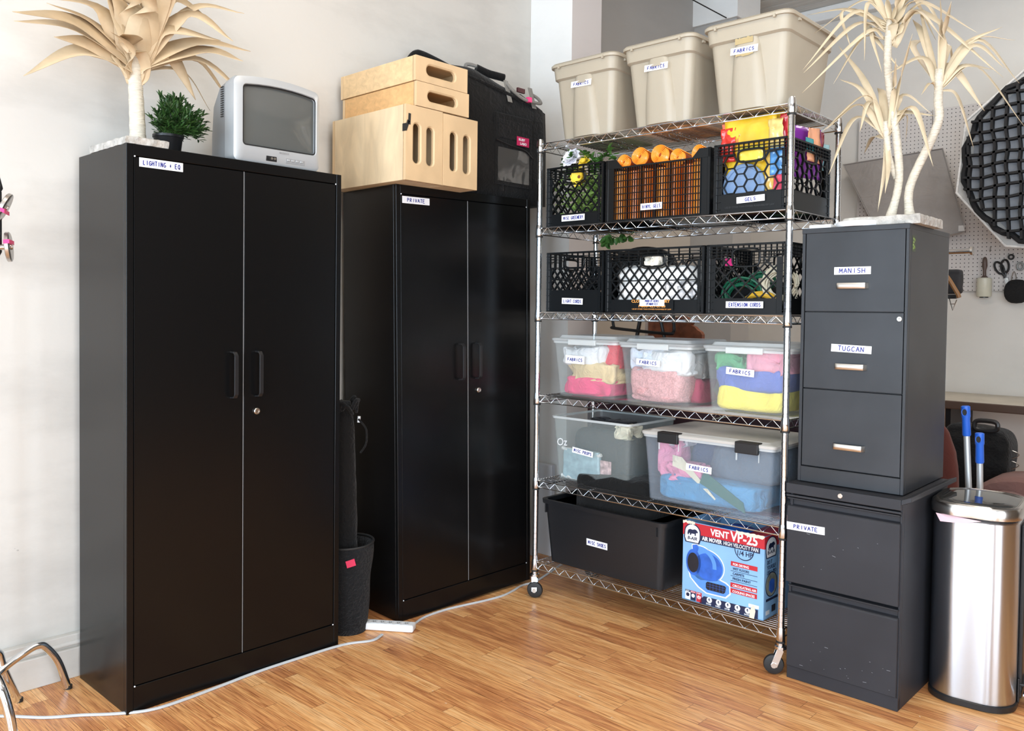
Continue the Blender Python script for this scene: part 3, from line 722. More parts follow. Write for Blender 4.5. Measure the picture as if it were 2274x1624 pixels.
m.tube(spline([(-.06, .36, .02), (0, .365, -.02), (.08, .355, -.03), (.13, .36, .0)]), .0025, 5)
tag(m.build('leafy_trailing_stem', GREEN, loc=rc(.12, .04, 1), rotz=RA, sheet=True), 'green leaf stem trailing down behind the second shelf', 'plant')
def flower(name, loc, mt, mc, R_, n, label, tilt=(1.1, 0, 0), rows=3):
    t = thing(name, label, 'flower', loc, rot=tilt)
    m = M()
    for r in range(rows):
        for k in range(n):
            a = 2*PI*(k+.5*r)/n; d = Vector((math.cos(a), math.sin(a), .25+.5*r)); leafquad(m, d*R_*.08, d, (0, 0, 1), R_*(1-.22*r), R_*.85)
    m.build('petals', mt, t, sheet=True)
    M().lathe([(.001, 0), (R_*.16, R_*.05), (R_*.15, R_*.16), (.001, R_*.22)], 12).build('flower_centre', mc, t, smooth=True)
    M().tube([(0, 0, 0), (0, -.01, -.05), (.01, 0, -.10)], .0018, 5).build('stem', GREEN, t)
WPET = mat('white_petal', (.85, .84, .88), .6); YPET = mat('yellow_petal', (.90, .62, .05), .6, var=.25, vs=18)
flower('artificial_flower', rk(.125, .075, 2.005), WPET, WPET, .050, 9, 'white artificial flower rising out of the greenery crate')
flower('artificial_flower', rk(.190, .085, 1.985), YPET, YPET, .032, 7, 'small yellow artificial flower peeking over the greenery crate rim')
flower('artificial_flower', rk(.196, .042, 1.912), YPET, mat('flower_brown', (.16, .05, .02), .8), .046, 9, 'yellow artificial flower showing through the crate hand hole', (1.45, .5, 0), 2)

# ---- orange vinyl rolls
VIN = mat('orange_vinyl', (.80, .20, .02), .22, var=.15, vs=10, spec=.6)
VIN2 = mat('orange_vinyl_clear', (.98, .32, .03), .2, spec=.6); VIN3 = mat('orange_vinyl_core', (.30, .06, .008), .3)
def roll(label, p, R_, L, d, turns=4):
    d = Vector(d).normalized(); u = d.orthogonal().normalized(); v = d.cross(u); p = Vector(p)
    t = thing('vinyl_roll', label, 'roll', p, group='orange vinyl rolls')
    m = M(); N = 22*turns; ri = []
    for i in range(N+1):
        a = 2*PI*i/22; r = R_*(.30+.70*i/N); wob = 1+.05*math.sin(a*2+R_*900); ri.append((u*math.cos(a)+v*math.sin(a)*wob)*r)
    ring = [[q-d*0, q+d*L] for q in ri]
    m.loft([[a_ for a_, b_ in ring], [b_ for a_, b_ in ring]], False, False, False)
    m.build('sheet', VIN2, t, smooth='all', solid=.0022, sheet=True)
    m = M().tube([u*0+d*.022, d*(L-.004)], R_*.95, 22); m.build('inner_turns', VIN3, t, smooth=True)
for i, (u_, v_, z_, R_) in enumerate(((.424, .05, 1.957, .030), (.508, .045, 1.970, .037), (.545, .14, 1.985, .038), (.606, .045, 1.966, .040), (.687, .05, 1.948, .033), (.778, .06, 1.955, .032))):
    roll(('orange vinyl roll at the far left of the gridded crate', 'orange vinyl roll with the clearest rings, second from left', 'orange vinyl roll highest and set back behind two others',
          'large orange vinyl roll end in the middle of the crate', 'orange vinyl roll just right of the middle roll', 'orange vinyl roll leaning at the right end of the crate')[i],
         rk(u_, v_, z_), R_, .26, (0.05*(i-3), 1, -.16), 5 if R_ > .035 else 4)
for k, x in enumerate((.405, .465, .53, .60, .665, .73, .79)):
    t = thing('vinyl_roll', ('leftmost', 'second from left', 'third from left', 'middle', 'third from right', 'second from right', 'rightmost')[k]+' upright orange vinyl roll behind the crate grid', 'roll', rk(x, .068+.022*(k % 2), SZ[1]+.012), RA, 'upright vinyl rolls inside the gridded crate')
    h_ = .205; M().lathe([(.001, 0), (.0345, .001), (.0345, h_), (.030, h_), (.029, .02)], 20).build('rolled_sheet', VIN if k % 3 else VIN2, t, smooth=True)

# ---- coloured gel sheets
def sheet(name, label, pts, col, seed, amp=.006, rough=.18, group=None, cat='gel sheet', th=.0012):
    """crumpled foil: bilinear patch over 4 corners with creases"""
    mt = mat('gel_%s' % seed, col, rough, var=.18, vs=14, spec=.7); m = M(); N = 12; a, b, c, d = [Vector(p) for p in pts]; rd = random.Random(seed); off = Vector((seed*3.1, 0, 0))
    nrm = (b-a).cross(d-a).normalized(); vs = []
    for i in range(N+1):
        for j in range(N+1):
            s, q = i/N, j/N; p = a*(1-s)*(1-q)+b*s*(1-q)+c*s*q+d*(1-s)*q
            k = abs(noise.noise(p*26+off))*1.6+noise.noise(p*60+off)*.6; vs.append(p+nrm*k*amp)
    m.add(vs, [(i*(N+1)+j, (i+1)*(N+1)+j, (i+1)*(N+1)+j+1, i*(N+1)+j+1) for i in range(N) for j in range(N)])
    o = m.build(name, mt, smooth='all', solid=th, sheet=True); return tag(o, label, cat, group)
def sq(u0, u1, v, z0, z1, lean=.0, sl=0): return [rk(u0, v, z0), rk(u1, v+sl, z0), rk(u1, v+sl+lean, z1), rk(u0, v+lean, z1)]
G = 'coloured gel sheets in the honeycomb crate'
sheet('gel_sheet', 'yellow crinkled gel sheet, widest above the crate', sq(.900, 1.110, .075, 1.78, 2.060, -.02), (.78, .50, .03), 31, .010, group=G)
sheet('gel_sheet', 'red crinkled gel sheet at the left above the crate', sq(.885, .945, .060, 1.90, 2.030, -.005), (.60, .03, .02), 32, .012, group=G)
sheet('gel_sheet', 'red and white folded gel strip topping the left stack', sq(.883, .94, .066, 2.00, 2.050, -.005), (.80, .20, .12), 33, .006, group=G)
sheet('gel_sheet', 'small bright orange gel sheet left of the yellow one', sq(.925, .965, .066, 1.95, 2.012, -.005), (.90, .20, .04), 34, .006, group=G)
sheet('gel_sheet', 'dark yellow gel sheet standing behind the bright yellow one', sq(.93, 1.12, .11, 1.80, 2.075, -.01), (.70, .38, .02), 35, .009, group=G)
sheet('gel_sheet', 'pale golden gel sheet beside the right post', sq(1.08, 1.14, .062, 1.90, 2.040, -.01), (.82, .62, .22), 36, .012, group=G)
sheet('gel_sheet', 'dark red gel sheet just left of the right post', sq(1.125, 1.160, .07, 1.90, 2.055, -.01), (.42, .02, .03), 37, .01, group=G)
sheet('gel_sheet', 'violet gel sheet on the right side of the post', sq(1.12, 1.16, .17, 1.84, 2.035, 0, .16), (.28, .05, .42), 38, .006, group=G)
sheet('gel_sheet', 'teal gel square in front of the violet sheet', [rk(1.168, .18, 1.93), rk(1.172, .24, 1.93), rk(1.172, .24, 1.985), rk(1.168, .18, 1.985)], (.02, .33, .36), 39, .003, group=G)
sheet('gel_sheet', 'salmon orange gel sheet standing up over the right side', [rk(1.165, .20, 1.90), rk(1.168, .33, 1.90), rk(1.168, .30, 2.035), rk(1.165, .205, 2.025)], (.85, .38, .20), 40, .004, group=G)
sheet('gel_sheet', 'maroon gel sheet at the back of the right side', [rk(1.16, .31, 1.90), rk(1.16, .36, 1.90), rk(1.16, .365, 2.03), rk(1.16, .31, 2.03)], (.30, .02, .04), 41, .005, group=G)
sheet('gel_sheet', 'pale blue clear gel strip at the rear corner of the crate', [rk(1.165, .345, 1.88), rk(1.165, .385, 1.88), rk(1.17, .39, 1.985), rk(1.165, .35, 1.985)], (.35, .60, .65), 42, .004, group=G)
sheet('gel_sheet', 'blue crinkled gel sheet showing behind the lattice near the post', sq(1.095, 1.155, .042, 1.83, 1.93), (.10, .30, .62), 43, .008, group=G)
sheet('gel_sheet', 'pink red gel sheet low behind the lattice near the post', sq(1.11, 1.155, .040, 1.745, 1.83), (.72, .08, .14), 44, .008, group=G)
sheet('gel_sheet', 'golden gel sheet low behind the honeycomb', sq(1.075, 1.13, .05, 1.745, 1.92), (.80, .52, .12), 45, .008, group=G)
sheet('gel_sheet', 'yellow gel sheet filling the crate hand hole', sq(.97, 1.07, .036, 1.885, 1.945), (.88, .66, .08), 46, .004, group=G)
m = M(); m.X = Matrix.Translation(rk(.985, .055, 1.800)) @ Matrix.Rotation(PI/2, 4, 'X')
m.lathe([(.001, .0), (.086, 0), (.088, .004), (.086, .008), (.074, .008), (.072, .003), (.001, .003)], 36)
tag(m.build('round_gel_disc', mat('pale_blue_disc', (.22, .34, .55), .25), smooth=True), 'round pale blue disc standing behind the honeycomb', 'disc')
sheet('gel_sheet', 'clear white plastic film left of the blue disc', sq(.893, .95, .075, 1.74, 1.88), (.30, .36, .42), 47, .01, group=G)
# ---- cords
def coil(name, label, cen, R_, r, turns, mt, seed, flat=.45, ax='y', grp='coiled cords'):
    rd = random.Random(seed); P = []
    N = turns*16
    for i in range(N+1):
        a = 2*PI*i/16; k = i//16; rr = R_*(1+.16*math.sin(k*2.3+seed)); w_ = math.sin(k*1.7+a*.5)*R_*.22
        x, y, z = rr*math.cos(a)+.15*R_*math.sin(k*3.1), w_, rr*math.sin(a)*flat+.12*R_*math.cos(k*2.7)
        if ax == 'z': y, z = z/flat*.8, w_*.8+(k % 4)*r*1.2
        P.append((x, y, z))
    o = M().tube(P, r, 6).build(name, mt, loc=cen, rotz=RA, smooth=True); return tag(o, label, 'cord', grp)
DG = mat('green_cord', (.01, .12, .06), .45); CW = mat('cream_cord', (.72, .66, .50), .45); CY = mat('yellow_cord', (.78, .46, .04), .45); BC = mat('black_cord', (.013, .013, .014), .45)
coil('extension_cord', 'green coiled extension cord in the right crate', rk(.955, .12, 1.385), .072, .0045, 8, DG, 3, .8)
coil('extension_cord', 'cream coiled extension cord piled at the right of the crate', rk(1.115, .10, 1.425), .060, .0048, 11, CW, 5, 1.0)
coil('extension_cord', 'yellow coiled extension cord lying under the cream one', rk(1.04, .09, 1.363), .058, .0045, 7, CY, 7, .45)
coil('extension_cord', 'loose green cord loop resting behind the coils', rk(1.01, .17, 1.44), .05, .0045, 4, DG, 9, .6)
o = blob('black_cable_bundle', NYL, (.11, .10, .055), rk(.94, .24, SZ[2]+.010), 4); tag(o, 'dark cable bundle at the back of the extension cord crate', 'cable bundle')
m = M().box(-.017, .017, -.001, .001, -.015, .015); tag(m.build('pink_tape_flag', mat('pink_tape', (.75, .02, .22), .5), loc=rk(.925, .060, 1.515), bevel=.001), 'small bright pink tape flag inside the extension cord crate', 'tape')
coil('lighting_cable', 'black cords coiled in the right of the fine lattice crate', rk(.245, .14, 1.40), .075, .004, 12, BC, 11, .75)
coil('lighting_cable', 'black cords coiled deeper in the fine lattice crate', rk(.20, .24, 1.39), .08, .004, 10, BC, 12, .8)
# ---- white fabric in the middle crate
WF = cloth('white_fabric', (.80, .79, .76), .8, 20); WF2 = cloth('off_white_fabric', (.78, .73, .63), .8, 20)
tag(blob('folded_fabric', WF, (.208, .165, .095), rk(.60, .19, SZ[2]+.010), 7, amp=.10, rotz=RA), 'white folded fabric filling the middle crate', 'fabric')
tag(blob('folded_fabric', WF2, (.045, .03, .024), rk(.59, .060, SZ[2]+.190), 8, amp=.5, fold=30, rotz=RA), 'cream crumpled fabric in the hand hole of the middle crate', 'fabric')
tag(blob('plastic_bag', mat('grey_clear_bag', (.45, .45, .46), .15, var=.4, vs=20), (.08, .02, .035), rk(.73, .045, SZ[2]+.055), 9, amp=.4, fold=30, rotz=RA), 'grey crinkled plastic bag at the lower right of the middle crate', 'bag')

# ================================================================== clear boxes
CLR = clear('clear_box_plastic', (.78, .82, .82), .085, .2); CLRL = clear('frosted_lid_plastic', (.72, .76, .77), .42, .3); CLRD = clear('clear_box_smoke', (.60, .66, .64), .12, .2)
RIMC = clear('clear_rim_plastic', (.80, .84, .84), .45, .25)
def clear_box(name, label, u, v, k, w, d, h, tap, lid, mt=None, lidm=None, latch=None, group='clear plastic storage boxes', lh=.026):
    t = thing(name, label, 'storage box', rk(u, v, SZ[k]+.0012), RA, group); b = w/2-tap
    rings = []
    for z, e in ((0, 0), (.004, .003), (h*.5, tap*.5), (h, tap)): rings.append(rrect(-b-e, b+e, tap-e, d-tap+e, .018, z))
    for z, e in ((h, tap-.002), (h*.5, tap*.5-.002), (.005, 0)): rings.append(rrect(-b-e, b+e, tap-e, d-tap+e, .017, z))
    M().loft(rings).build('box', mt or CLR, t, smooth=True)
    m = M(); m.loft([rrect(-w/2-.004, w/2+.004, -.004, d+.004, .02, h-.010), rrect(-w/2-.005, w/2+.005, -.005, d+.005, .02, h), rrect(-w/2, w/2, 0, d, .018, h), rrect(-w/2, w/2, 0, d, .018, h-.010)], False, False)
    m.build('rim', RIMC, t, smooth=True)
    if lid:
        m = M(); m.loft([rrect(-w/2-.010, w/2+.010, -.010, d+.010, .026, h+.001), rrect(-w/2-.012, w/2+.012, -.012, d+.012, .028, h+.010), rrect(-w/2-.008, w/2+.008, -.008, d+.008, .026, h+.013),
                         rrect(-w/2+.014, w/2-.014, .014, d-.014, .02, h+.013), rrect(-w/2+.022, w/2-.022, .022, d-.022, .02, h+lh), rrect(-w/2+.03, w/2-.03, .03, d-.03, .02, h+lh)])
        m.build('lid', lidm or CLRL, t, smooth=True)
        if latch == 'clear':
            m = M().box(-w*.22, w*.22, -.016, -.008, h-.016, h+.008); m.build('latch', RIMC, t, bevel=.003)
        if latch == 'black':
            for x in (-w*.36, w*.24):
                m = M().box(x, x+w*.165, -.020, -.006, h-.026, h+.014); m.box(x, x+w*.165, -.020, .03, h+.012, h+.018)
                m.build('latch', BLKPL, t, bevel=.004)
                q = M().box(x, x+.005, -.008, -.004, h-.055, h-.02); q.box(x+w*.16, x+w*.165, -.008, -.004, h-.055, h-.02); q.build('latch_guide', RIMC, t)
    return t
FC = {n: cloth('cloth_'+n, c, .7, 16) for n, c in dict(white=(.80, .79, .80), red=(.70, .04, .07), beige=(.72, .55, .30), pink=(.80, .07, .20), green=(.10, .38, .18), bluewhite=(.66, .70, .80), blush=(.66, .34, .34),
      grey=(.30, .29, .28), softpink=(.82, .36, .46), blue=(.12, .18, .52), yellow=(.88, .74, .13), navy=(.06, .08, .15), rose=(.80, .30, .44), teal=(.08, .28, .50), slate=(.13, .16, .20), black=(.015, .015, .017), cream=(.74, .68, .52)).items()}
def fab(col, u, v, z, k, size, seed, label, amp=.16, fold=12, name='folded_fabric', mt=None, cat='fabric'):
    if k == 3: v = max(v, .062+size[1])
    return tag(blob(name, mt or FC[col], size, rk(u, v, SZ[k]+.0062+z), seed, amp=amp, fold=fold, rotz=RA), label, cat)
b1 = clear_box('lidded_storage_box', 'clear lidded box of white, beige and pink cloth, left on its shelf', .232, .04, 3, .350, .36, .250, .022, True, latch='clear')
b2 = clear_box('lidded_storage_box', 'clear lidded box of white and blush pink cloth, middle of its shelf', .598, .045, 3, .345, .36, .245, .022, True, latch='clear')
b3 = clear_box('lidded_storage_box', 'clear lidded box of green, pink, blue and yellow cloth', 1.012, .038, 3, .348, .36, .246, .02, True, latch='clear')
card(b1, 'FABRICS', (.185-.232, -.0025+.004, 1.099-SZ[3]), .107, .036, -.02, seed=31, tall=.36); card(b2, 'FABRICS', (.568-.598, -.0015+.004, 1.105-SZ[3]), .117, .026, -.04, seed=32); card(b3, 'FABRICS', (.990-1.012, .0025, 1.091-SZ[3]), .117, .027, -.06, seed=33)
fab('pink', .215, .19, 0, 3, (.132, .14, .042), 41, 'hot pink folded cloth at the bottom of the left box', .3)
fab('beige', .235, .19, .055, 3, (.135, .14, .048), 42, 'beige bunched cloth in the middle of the left box', .3)
fab('green', .12, .20, .13, 3, (.030, .10, .03), 43, 'green cloth showing at the left edge of the left box')
fab('white', .20, .16, .130, 3, (.125, .12, .048), 44, 'white cloth draped across the top of the left box', .35)
fab('red', .325, .22, .125, 3, (.050, .12, .055), 45, 'red cloth tucked at the upper right of the left box', .3)
fab('blush', .585, .18, 0, 3, (.137, .14, .072), 46, 'blush pink glittery cloth at the bottom of the middle box', .22, mt=mat('blush_glitter', (.66, .33, .33), .5, var=.25, vs=160, bump=1.0, bs=30))
fab('red', .70, .25, 0, 3, (.045, .08, .05), 47, 'deep pink cloth low at the right side of the middle box', mt=cloth('cloth_wine', (.50, .07, .13)))
fab('bluewhite', .535, .15, .128, 3, (.085, .11, .050), 48, 'bluish white cloth at the upper left of the middle box', .4, 16)
fab('white', .63, .15, .115, 3, (.120, .11, .052), 49, 'white cloth piled at the top of the middle box', .4, 16)
fab('grey', .735, .24, .105, 3, (.030, .10, .05), 50, 'grey cloth at the right side of the middle box')
fab('yellow', 1.005, .17, 0, 3, (.142, .12, .050), 51, 'bright yellow folded cloth at the bottom of the right box', .2, 8)
fab('blue', 1.005, .20, .072, 3, (.150, .14, .050), 52, 'periwinkle blue cloth in the middle of the right box', .1, 7)
fab('green', .925, .16, .150, 3, (.070, .11, .036), 53, 'green cloth at the upper left of the right box', .4, 16)
fab('softpink', 1.075, .15, .140, 3, (.085, .11, .044), 54, 'soft pink cloth at the upper right of the right box', .4, 16)
# ---- open clear box of props
b4 = clear_box('open_storage_box', 'open clear box of dark props without a lid', .245, .075, 4, .432, .37, .292, .022, False, mt=CLRD, group=None)
card(b4, 'MISC PROPS', (.207-.245, .003, .682-SZ[4]), .118, .026, -.09, seed=34)
fab('black', .250, .275, 0, 4, (.175, .12, .118), 61, 'dark grey bag filling most of the props box', .08, 6, 'fabric_bag', mt=cloth('charcoal_bag', (.05, .056, .06), .4, 20), cat='bag')
o = fab('black', .27, .22, .235, 4, (.11, .05, .022), 62, 'black cloth roll lying over the props box', .3, 14, 'rolled_cloth')
t = thing('paper_towel_pack', 'pale blue pack with white puffed edges in the props box', 'pack', rk(.168, .108, SZ[4]+.008), RA)
q = M(); n = 18; rings = []
rd = random.Random(3)
for i, (z, f) in enumerate(((0, .85), (.01, 1), (.06, .97), (.11, .97), (.135, .9))): rings.append(rrect(-.108*f, .108*f, .004, .030, .010, z))
q.loft(rings).build('pack', mat('pale_blue_pack', (.36, .50, .55), .3, var=.2, vs=30, bump=.3, bs=40), t, smooth=True)
for z in (.006, .132):
    q = M().tube([(-.112+.224*i/16, .012+rd.uniform(-.002, .002), z+rd.uniform(-.003, .003)-(.01*i/16)) for i in range(17)], .0085, 8); q.build('edge_band', WF, t, smooth=True)
text('Oz', .05, WHITEP, b4, (-.19, .0045, .155), (1, 0, .1), (0, 0, 1), name='lettering')
tag(M().box(-.03, .03, 0, .002, 0, .10).build('clear_wrapper', mat('red_white_wrapper', (.60, .40, .40), .3, var=.7, vs=40), loc=rk(.305, .12, SZ[4]+.01), rotz=RA), 'thin red and white wrapper standing beside the blue pack', 'wrapper')
o = fab('cream', .385, .18, .205, 4, (.045, .06, .030), 63, 'crumpled tan paper at the right rim of the props box', .5, 30, 'crumpled_paper', cat='paper')
# ---- big latched box
b5 = clear_box('latching_storage_box', 'large clear box with two black latches', .855, .022, 4, .575, .40, .272, .020, True, mt=clear('clear_box_blue', (.60, .68, .78), .11, .2), lidm=clear('frosted_lid_warm', (.62, .60, .56), .85, .4), latch='black', group=None, lh=.020)
card(b5, 'FABRICS', (.827-.855, .006, .699-SZ[4]), .114, .0265, -.03, seed=35)
fab('teal', .84, .20, 0, 4, (.235, .15, .050), 71, 'blue cloth spread along the bottom of the latched box', .35, 14)
fab('rose', .655, .13, .085, 4, (.055, .06, .085), 72, 'pink cloth bunched at the left of the latched box', .35, 18)
fab('rose', .735, .10, .078, 4, (.090, .045, .038), 73, 'pink cloth crumpled toward the middle of the latched box', .45, 20)
fab('slate', .96, .24, .10, 4, (.150, .12, .070), 74, 'dark slate cloth filling the upper right of the latched box', .08, 6)
fab('navy', .82, .27, .105, 4, (.13, .10, .068), 75, 'navy cloth behind the pink cloth', .1, 6)
fab('white', .665, .15, .215, 4, (.06, .07, .022), 76, 'clear plastic wrap over the pink cloth', .5, 26, 'plastic_wrap', mt=mat('wrap_white', (.66, .62, .66), .2, var=.3, vs=30), cat='plastic wrap')
m = M(); 
m.prism([(.0, .06), (.0, .105), (.045, .10), (.20, -.045), (.196, -.050), (.06, .045)], Vector(rk(.69, .055, SZ[4]+.09)), (1, 0, 0), (0, 0, 1), -.001)
tag(m.build('cardboard_folder', FC['cream']), 'cream folded card slanting across the latched box', 'folder')
m = M().prism([(0, 0), (.20, -.09), (.19, -.05), (.02, .05)], Vector(rk(.82, .048, SZ[4]+.10)), (1, 0, 0), (0, 0, 1), -.004)
tag(m.build('green_card', mat('dark_green_card', (.03, .13, .10), .5)), 'dark green strip slanting toward the lower right of the latched box', 'card')
# ================================================================== bottom shelf: tub, bag, fan carton
t = thing('storage_tub', 'black plastic tub without a lid on the bottom shelf', 'storage bin', rk(.352, .02, SZ[5]+.0012), RA)
w, d, h = .655, .40, .285; rings = []
for z, e in ((0, .0), (.004, .004), (h, .026)): rings.append(rrect(-.300-e, .300+e, .028-e, d-.028+e, .03, z))
for z, e in ((h, .022), (.006, .001)): rings.append(rrect(-.300-e, .300+e, .028-e, d-.028+e, .03, z))
TUB = mat('black_tub_plastic', (.009, .010, .012), .42, bump=.05, bs=150)
M().loft(rings).build('tub', TUB, t, smooth=True)
m = M(); m.loft([rrect(-.322, .322, .006, d-.006, .03, h-.014), rrect(-.336, .336, -.010, d+.010, .036, h-.012), rrect(-.338, .338, -.012, d+.012, .036, h+.006), rrect(-.330, .330, -.004, d+.004, .034, h+.008), rrect(-.320, .320, .006, d-.006, .03, h+.006), rrect(-.320, .320, .006, d-.006, .03, h-.014)])
m.build('rim', TUB, t, smooth=True)
q = M()
for x in (-.312, .285): q.box(x, x+.006, -.002, .008, h-.055, h-.012)
q.build('rib', TUB, t)
card(t, 'MISC SHOES', (.329-.352, .0125, .298-SZ[5]), .113, .030, -.02, seed=41, tall=.5, lean=.07)
o = blob('fabric_bag', BAGB, (.21, .13, .115), rk(.36, .20, SZ[5]+.195), 5, amp=.12, fold=9, rotz=RA); tag(o, 'black cloth bag stuffed into the top of the black tub', 'bag')
# carton
BW, BD, BH = .352, .30, .318
t = thing('fan_carton', 'blue and red cardboard carton of an air mover fan, top torn open', 'carton', rk(.757, .036, SZ[5]+.0012), RA-.01)
SKY = mat('print_sky_blue', (.24, .45, .70), .38, var=.1, vs=6); RED = mat('print_red', (.50, .022, .035), .38); NAVY = mat('print_navy', (.012, .02, .06), .38); PW = mat('print_white', (.85, .86, .88), .4)
CARDB = mat('raw_cardboard', (.45, .33, .20), .8); PBL = mat('print_royal_blue', (.03, .12, .50), .35, var=.25, vs=25); PBD = mat('print_dark', (.012, .013, .02), .4); PMID = mat('print_mid_blue', (.10, .28, .70), .35)
m = M(); th = .004
m.box(0, BW, 0, th, 0, BH); m.box(0, BW, BD-th, BD, 0, BH); m.box(0, th, th, BD-th, 0, BH); m.box(BW-th, BW, th, BD-th, 0, BH); m.box(0, BW, 0, BD, 0, th)
m.build('carton_wall', SKY, t, bevel=.0006, seg=1)
q = M(); q.loft([[Vector(p) for p in r] for r in ([(0, BD-th, BH), (BW, BD-th, BH), (BW, BD, BH), (0, BD, BH)], [(0, BD-.06, BH+.035), (BW, BD-.06, BH+.035), (BW, BD-.055, BH+.037), (0, BD-.055, BH+.037)])]); q.build('flap', RED, t)
q = M(); q.loft([[Vector(p) for p in r] for r in ([(BW-th, .01, BH), (BW, .01, BH), (BW, BD-.01, BH), (BW-th, BD-.01, BH)], [(BW-.12, .02, BH-.03), (BW-.12, .02, BH-.026), (BW-.12, BD-.02, BH-.026), (BW-.12, BD-.02, BH-.03)])]); q.build('flap', RED, t)
q = M(); rd = random.Random(6)
for x0, x1 in ((.0, .055), (.235, .352)):
    n = 14; T = [(x0+(x1-x0)*i/n, BH-.004-rd.uniform(.0, .008)) for i in range(n+1)]; q.prism(T+[(x, BH+.002+rd.uniform(-.001, .003)) for x, _ in T[::-1]], (0, -.0014, 0), (1, 0, 0), (0, 0, 1), .0008)
q.prism([(BW-.055, .0), (BW-.035, .0), (BW-.030, .03), (BW-.036, .052), (BW-.046, .045), (BW-.052, .03)], (0, -.0034, 0), (1, 0, 0), (0, 0, 1), .0005)
q.build('torn_edge', mat('torn_paper', (.70, .64, .52), .9), t)
def pz(s, q_): return (s*BW, BH*(1-q_))
def panel(name, poly, mt, k, par=t):  # k = layer
    return M().prism([pz(*p) for p in poly], (0, -.0004*k, 0), (1, 0, 0), (0, 0, 1), .0004).build(name, mt, par)
def rectp(a, b, c, d): return [(a, b), (c, b), (c, d), (a, d)]
def ell(cx, cy, rx, ry, n=28, a0=0, a1=2*PI): return [(cx+rx*math.cos(a0+(a1-a0)*i/n), cy+ry*math.sin(a0+(a1-a0)*i/n)) for i in range(n if a1-a0 > 6 else n+1)]
ftx = lambda s, size, mt, par, x, y, width=None, bold=.0006, k=6, shear=0: text(s, size, mt, par, (pz(x, y)[0], -.0004*k, pz(x, y)[1]), (1, 0, 0), (0, 0, 1), bold=bold, width=width, shear=shear)
pn = panel('red_band', [(0, 0.006), (1, 0.006), (1, .15), (.92, .15), (.24, .16), (0, .175)], RED, 1)
ftx('VENT', .036, PW, pn, .355, .115, .225*BW/.352*.36, .0011, k=3); ftx('VP-25', .052, PW, pn, .60, .128, .115, .0014, k=3)
pn = panel('navy_band', rectp(.235, .145, .95, .212), NAVY, 2)
ftx('AIR MOVER', .0215, PW, pn, .25, .198, .088, .0007, k=4); ftx('HIGH VELOCITY FAN', .0215, PW, pn, .515, .198, .145, .0002, k=4)
pn = panel('horsepower_badge', ell(.766, .212, .115, .125, 24, 0, PI), NAVY, 2)
panel('badge_face', ell(.766, .212, .104, .113, 24, 0, PI), SKY, 3); ftx('1/4 HP', .026, NAVY, pn, .675, .282, .064, .0006, k=5)
pn = panel('logo_badge', ell(.125, .13, .105, .112, 20, PI, 2*PI)+[(.235, .20), (.215, .262), (.035, .262), (.015, .20)], NAVY, 3)
panel('logo_badge_face', ell(.125, .13, .092, .098, 20, PI, 2*PI)+[(.217, .20), (.2, .25), (.05, .25), (.03, .20)], PW, 4)
bear = [(-.065, .03), (-.055, -.01), (-.03, -.025), (0, -.02), (.03, -.03), (.05, -.025), (.072, .0), (.066, .012), (.05, .012), (.045, .022), (.045, .05), (.03, .05), (.028, .028), (.0, .03), (-.01, .028), (-.018, .05), (-.034, .05), (-.032, .028), (-.045, .03), (-.048, .05), (-.06, .05)]
panel('bear_emblem', [(.125+x, .115+y) for x, y in bear], NAVY, 5); ftx('B-AIR', .018, NAVY, pn, .062, .222, .044, .0006, k=6, shear=.2)
# printed picture of the fan
def band(P, w):
    S = spline([(x, 0, y) for x, y in P], 5); L_, R2 = [], []
    for i, p in enumerate(S):
        d = (S[min(i+1, len(S)-1)]-S[max(i-1, 0)]).normalized(); L_.append((p.x-d.z*w, p.z+d.x*w)); R2.append((p.x+d.z*w, p.z-d.x*w))
    return L_+R2[::-1]
fan = [(.055, .70), (.03, .60), (.03, .45), (.07, .36), (.15, .31), (.14, .20), (.17, .185), (.22, .20), (.30, .235), (.38, .33), (.46, .40), (.52, .52), (.50, .66), (.60, .68), (.60, .78), (.57, .83), (.32, .85), (.27, .83), (.12, .77)]
pn = panel('fan_picture', ell(.30, .51, .237, .212, 40), PW, 2); HP = [(.165, .305), (.20, .305), (.28, .315), (.36, .37), (.405, .45), (.415, .53)]
panel('picture_outline', [(.06, .55), (.10, .70), (.20, .80), (.31, .855), (.56, .85), (.615, .79), (.61, .69), (.56, .655), (.50, .64)], PW, 2)
panel('picture_outline', band(HP, .036), PW, 2); panel('picture_outline', [(.118, .28), (.185, .255), (.225, .30), (.205, .375), (.125, .365)], PW, 2)
panel('printed_body', [(.075, .57), (.12, .70), (.22, .79), (.32, .84), (.55, .835), (.60, .78), (.595, .70), (.55, .67), (.48, .65)], PMID, 3)
sh = lambda P, f: [(.30+(x-.30)*f, .52+(y-.52)*f) for x, y in P]
panel('printed_housing', ell(.30, .51, .225, .20, 40), PMID, 3)
panel('printed_drum', ell(.335, .52, .175, .17, 34), PBL, 4)
panel('printed_rim', ell(.145, .50, .095, .165), PBL, 4); panel('printed_intake', ell(.14, .505, .072, .125), PBD, 5)
panel('printed_handle', band(HP, .024), PMID, 5); panel('printed_handle_foot', [(.13, .285), (.183, .268), (.212, .305), (.195, .36), (.135, .352)], PBL, 6)
panel('printed_base', [(.25, .70), (.50, .66), (.59, .69), (.59, .78), (.56, .82), (.32, .835), (.26, .80)], PMID, 4)
pn2 = panel('printed_outlet', [(.31, .72), (.33, .70), (.54, .70), (.56, .715), (.55, .78), (.53, .80), (.33, .80), (.31, .78)], PBD, 6)
q = M()
for s in (.36, .40, .44, .48, .52): x, z = pz(s, .80); q.box(x, x+.0008, -.0031, -.0028, z+.002, z+.030)
for y in (.73, .76): x, z = pz(.32, y); q.box(x, x+.08, -.0031, -.0028, z, z+.0008)
q.build('printed_grille', PBL, pn2)
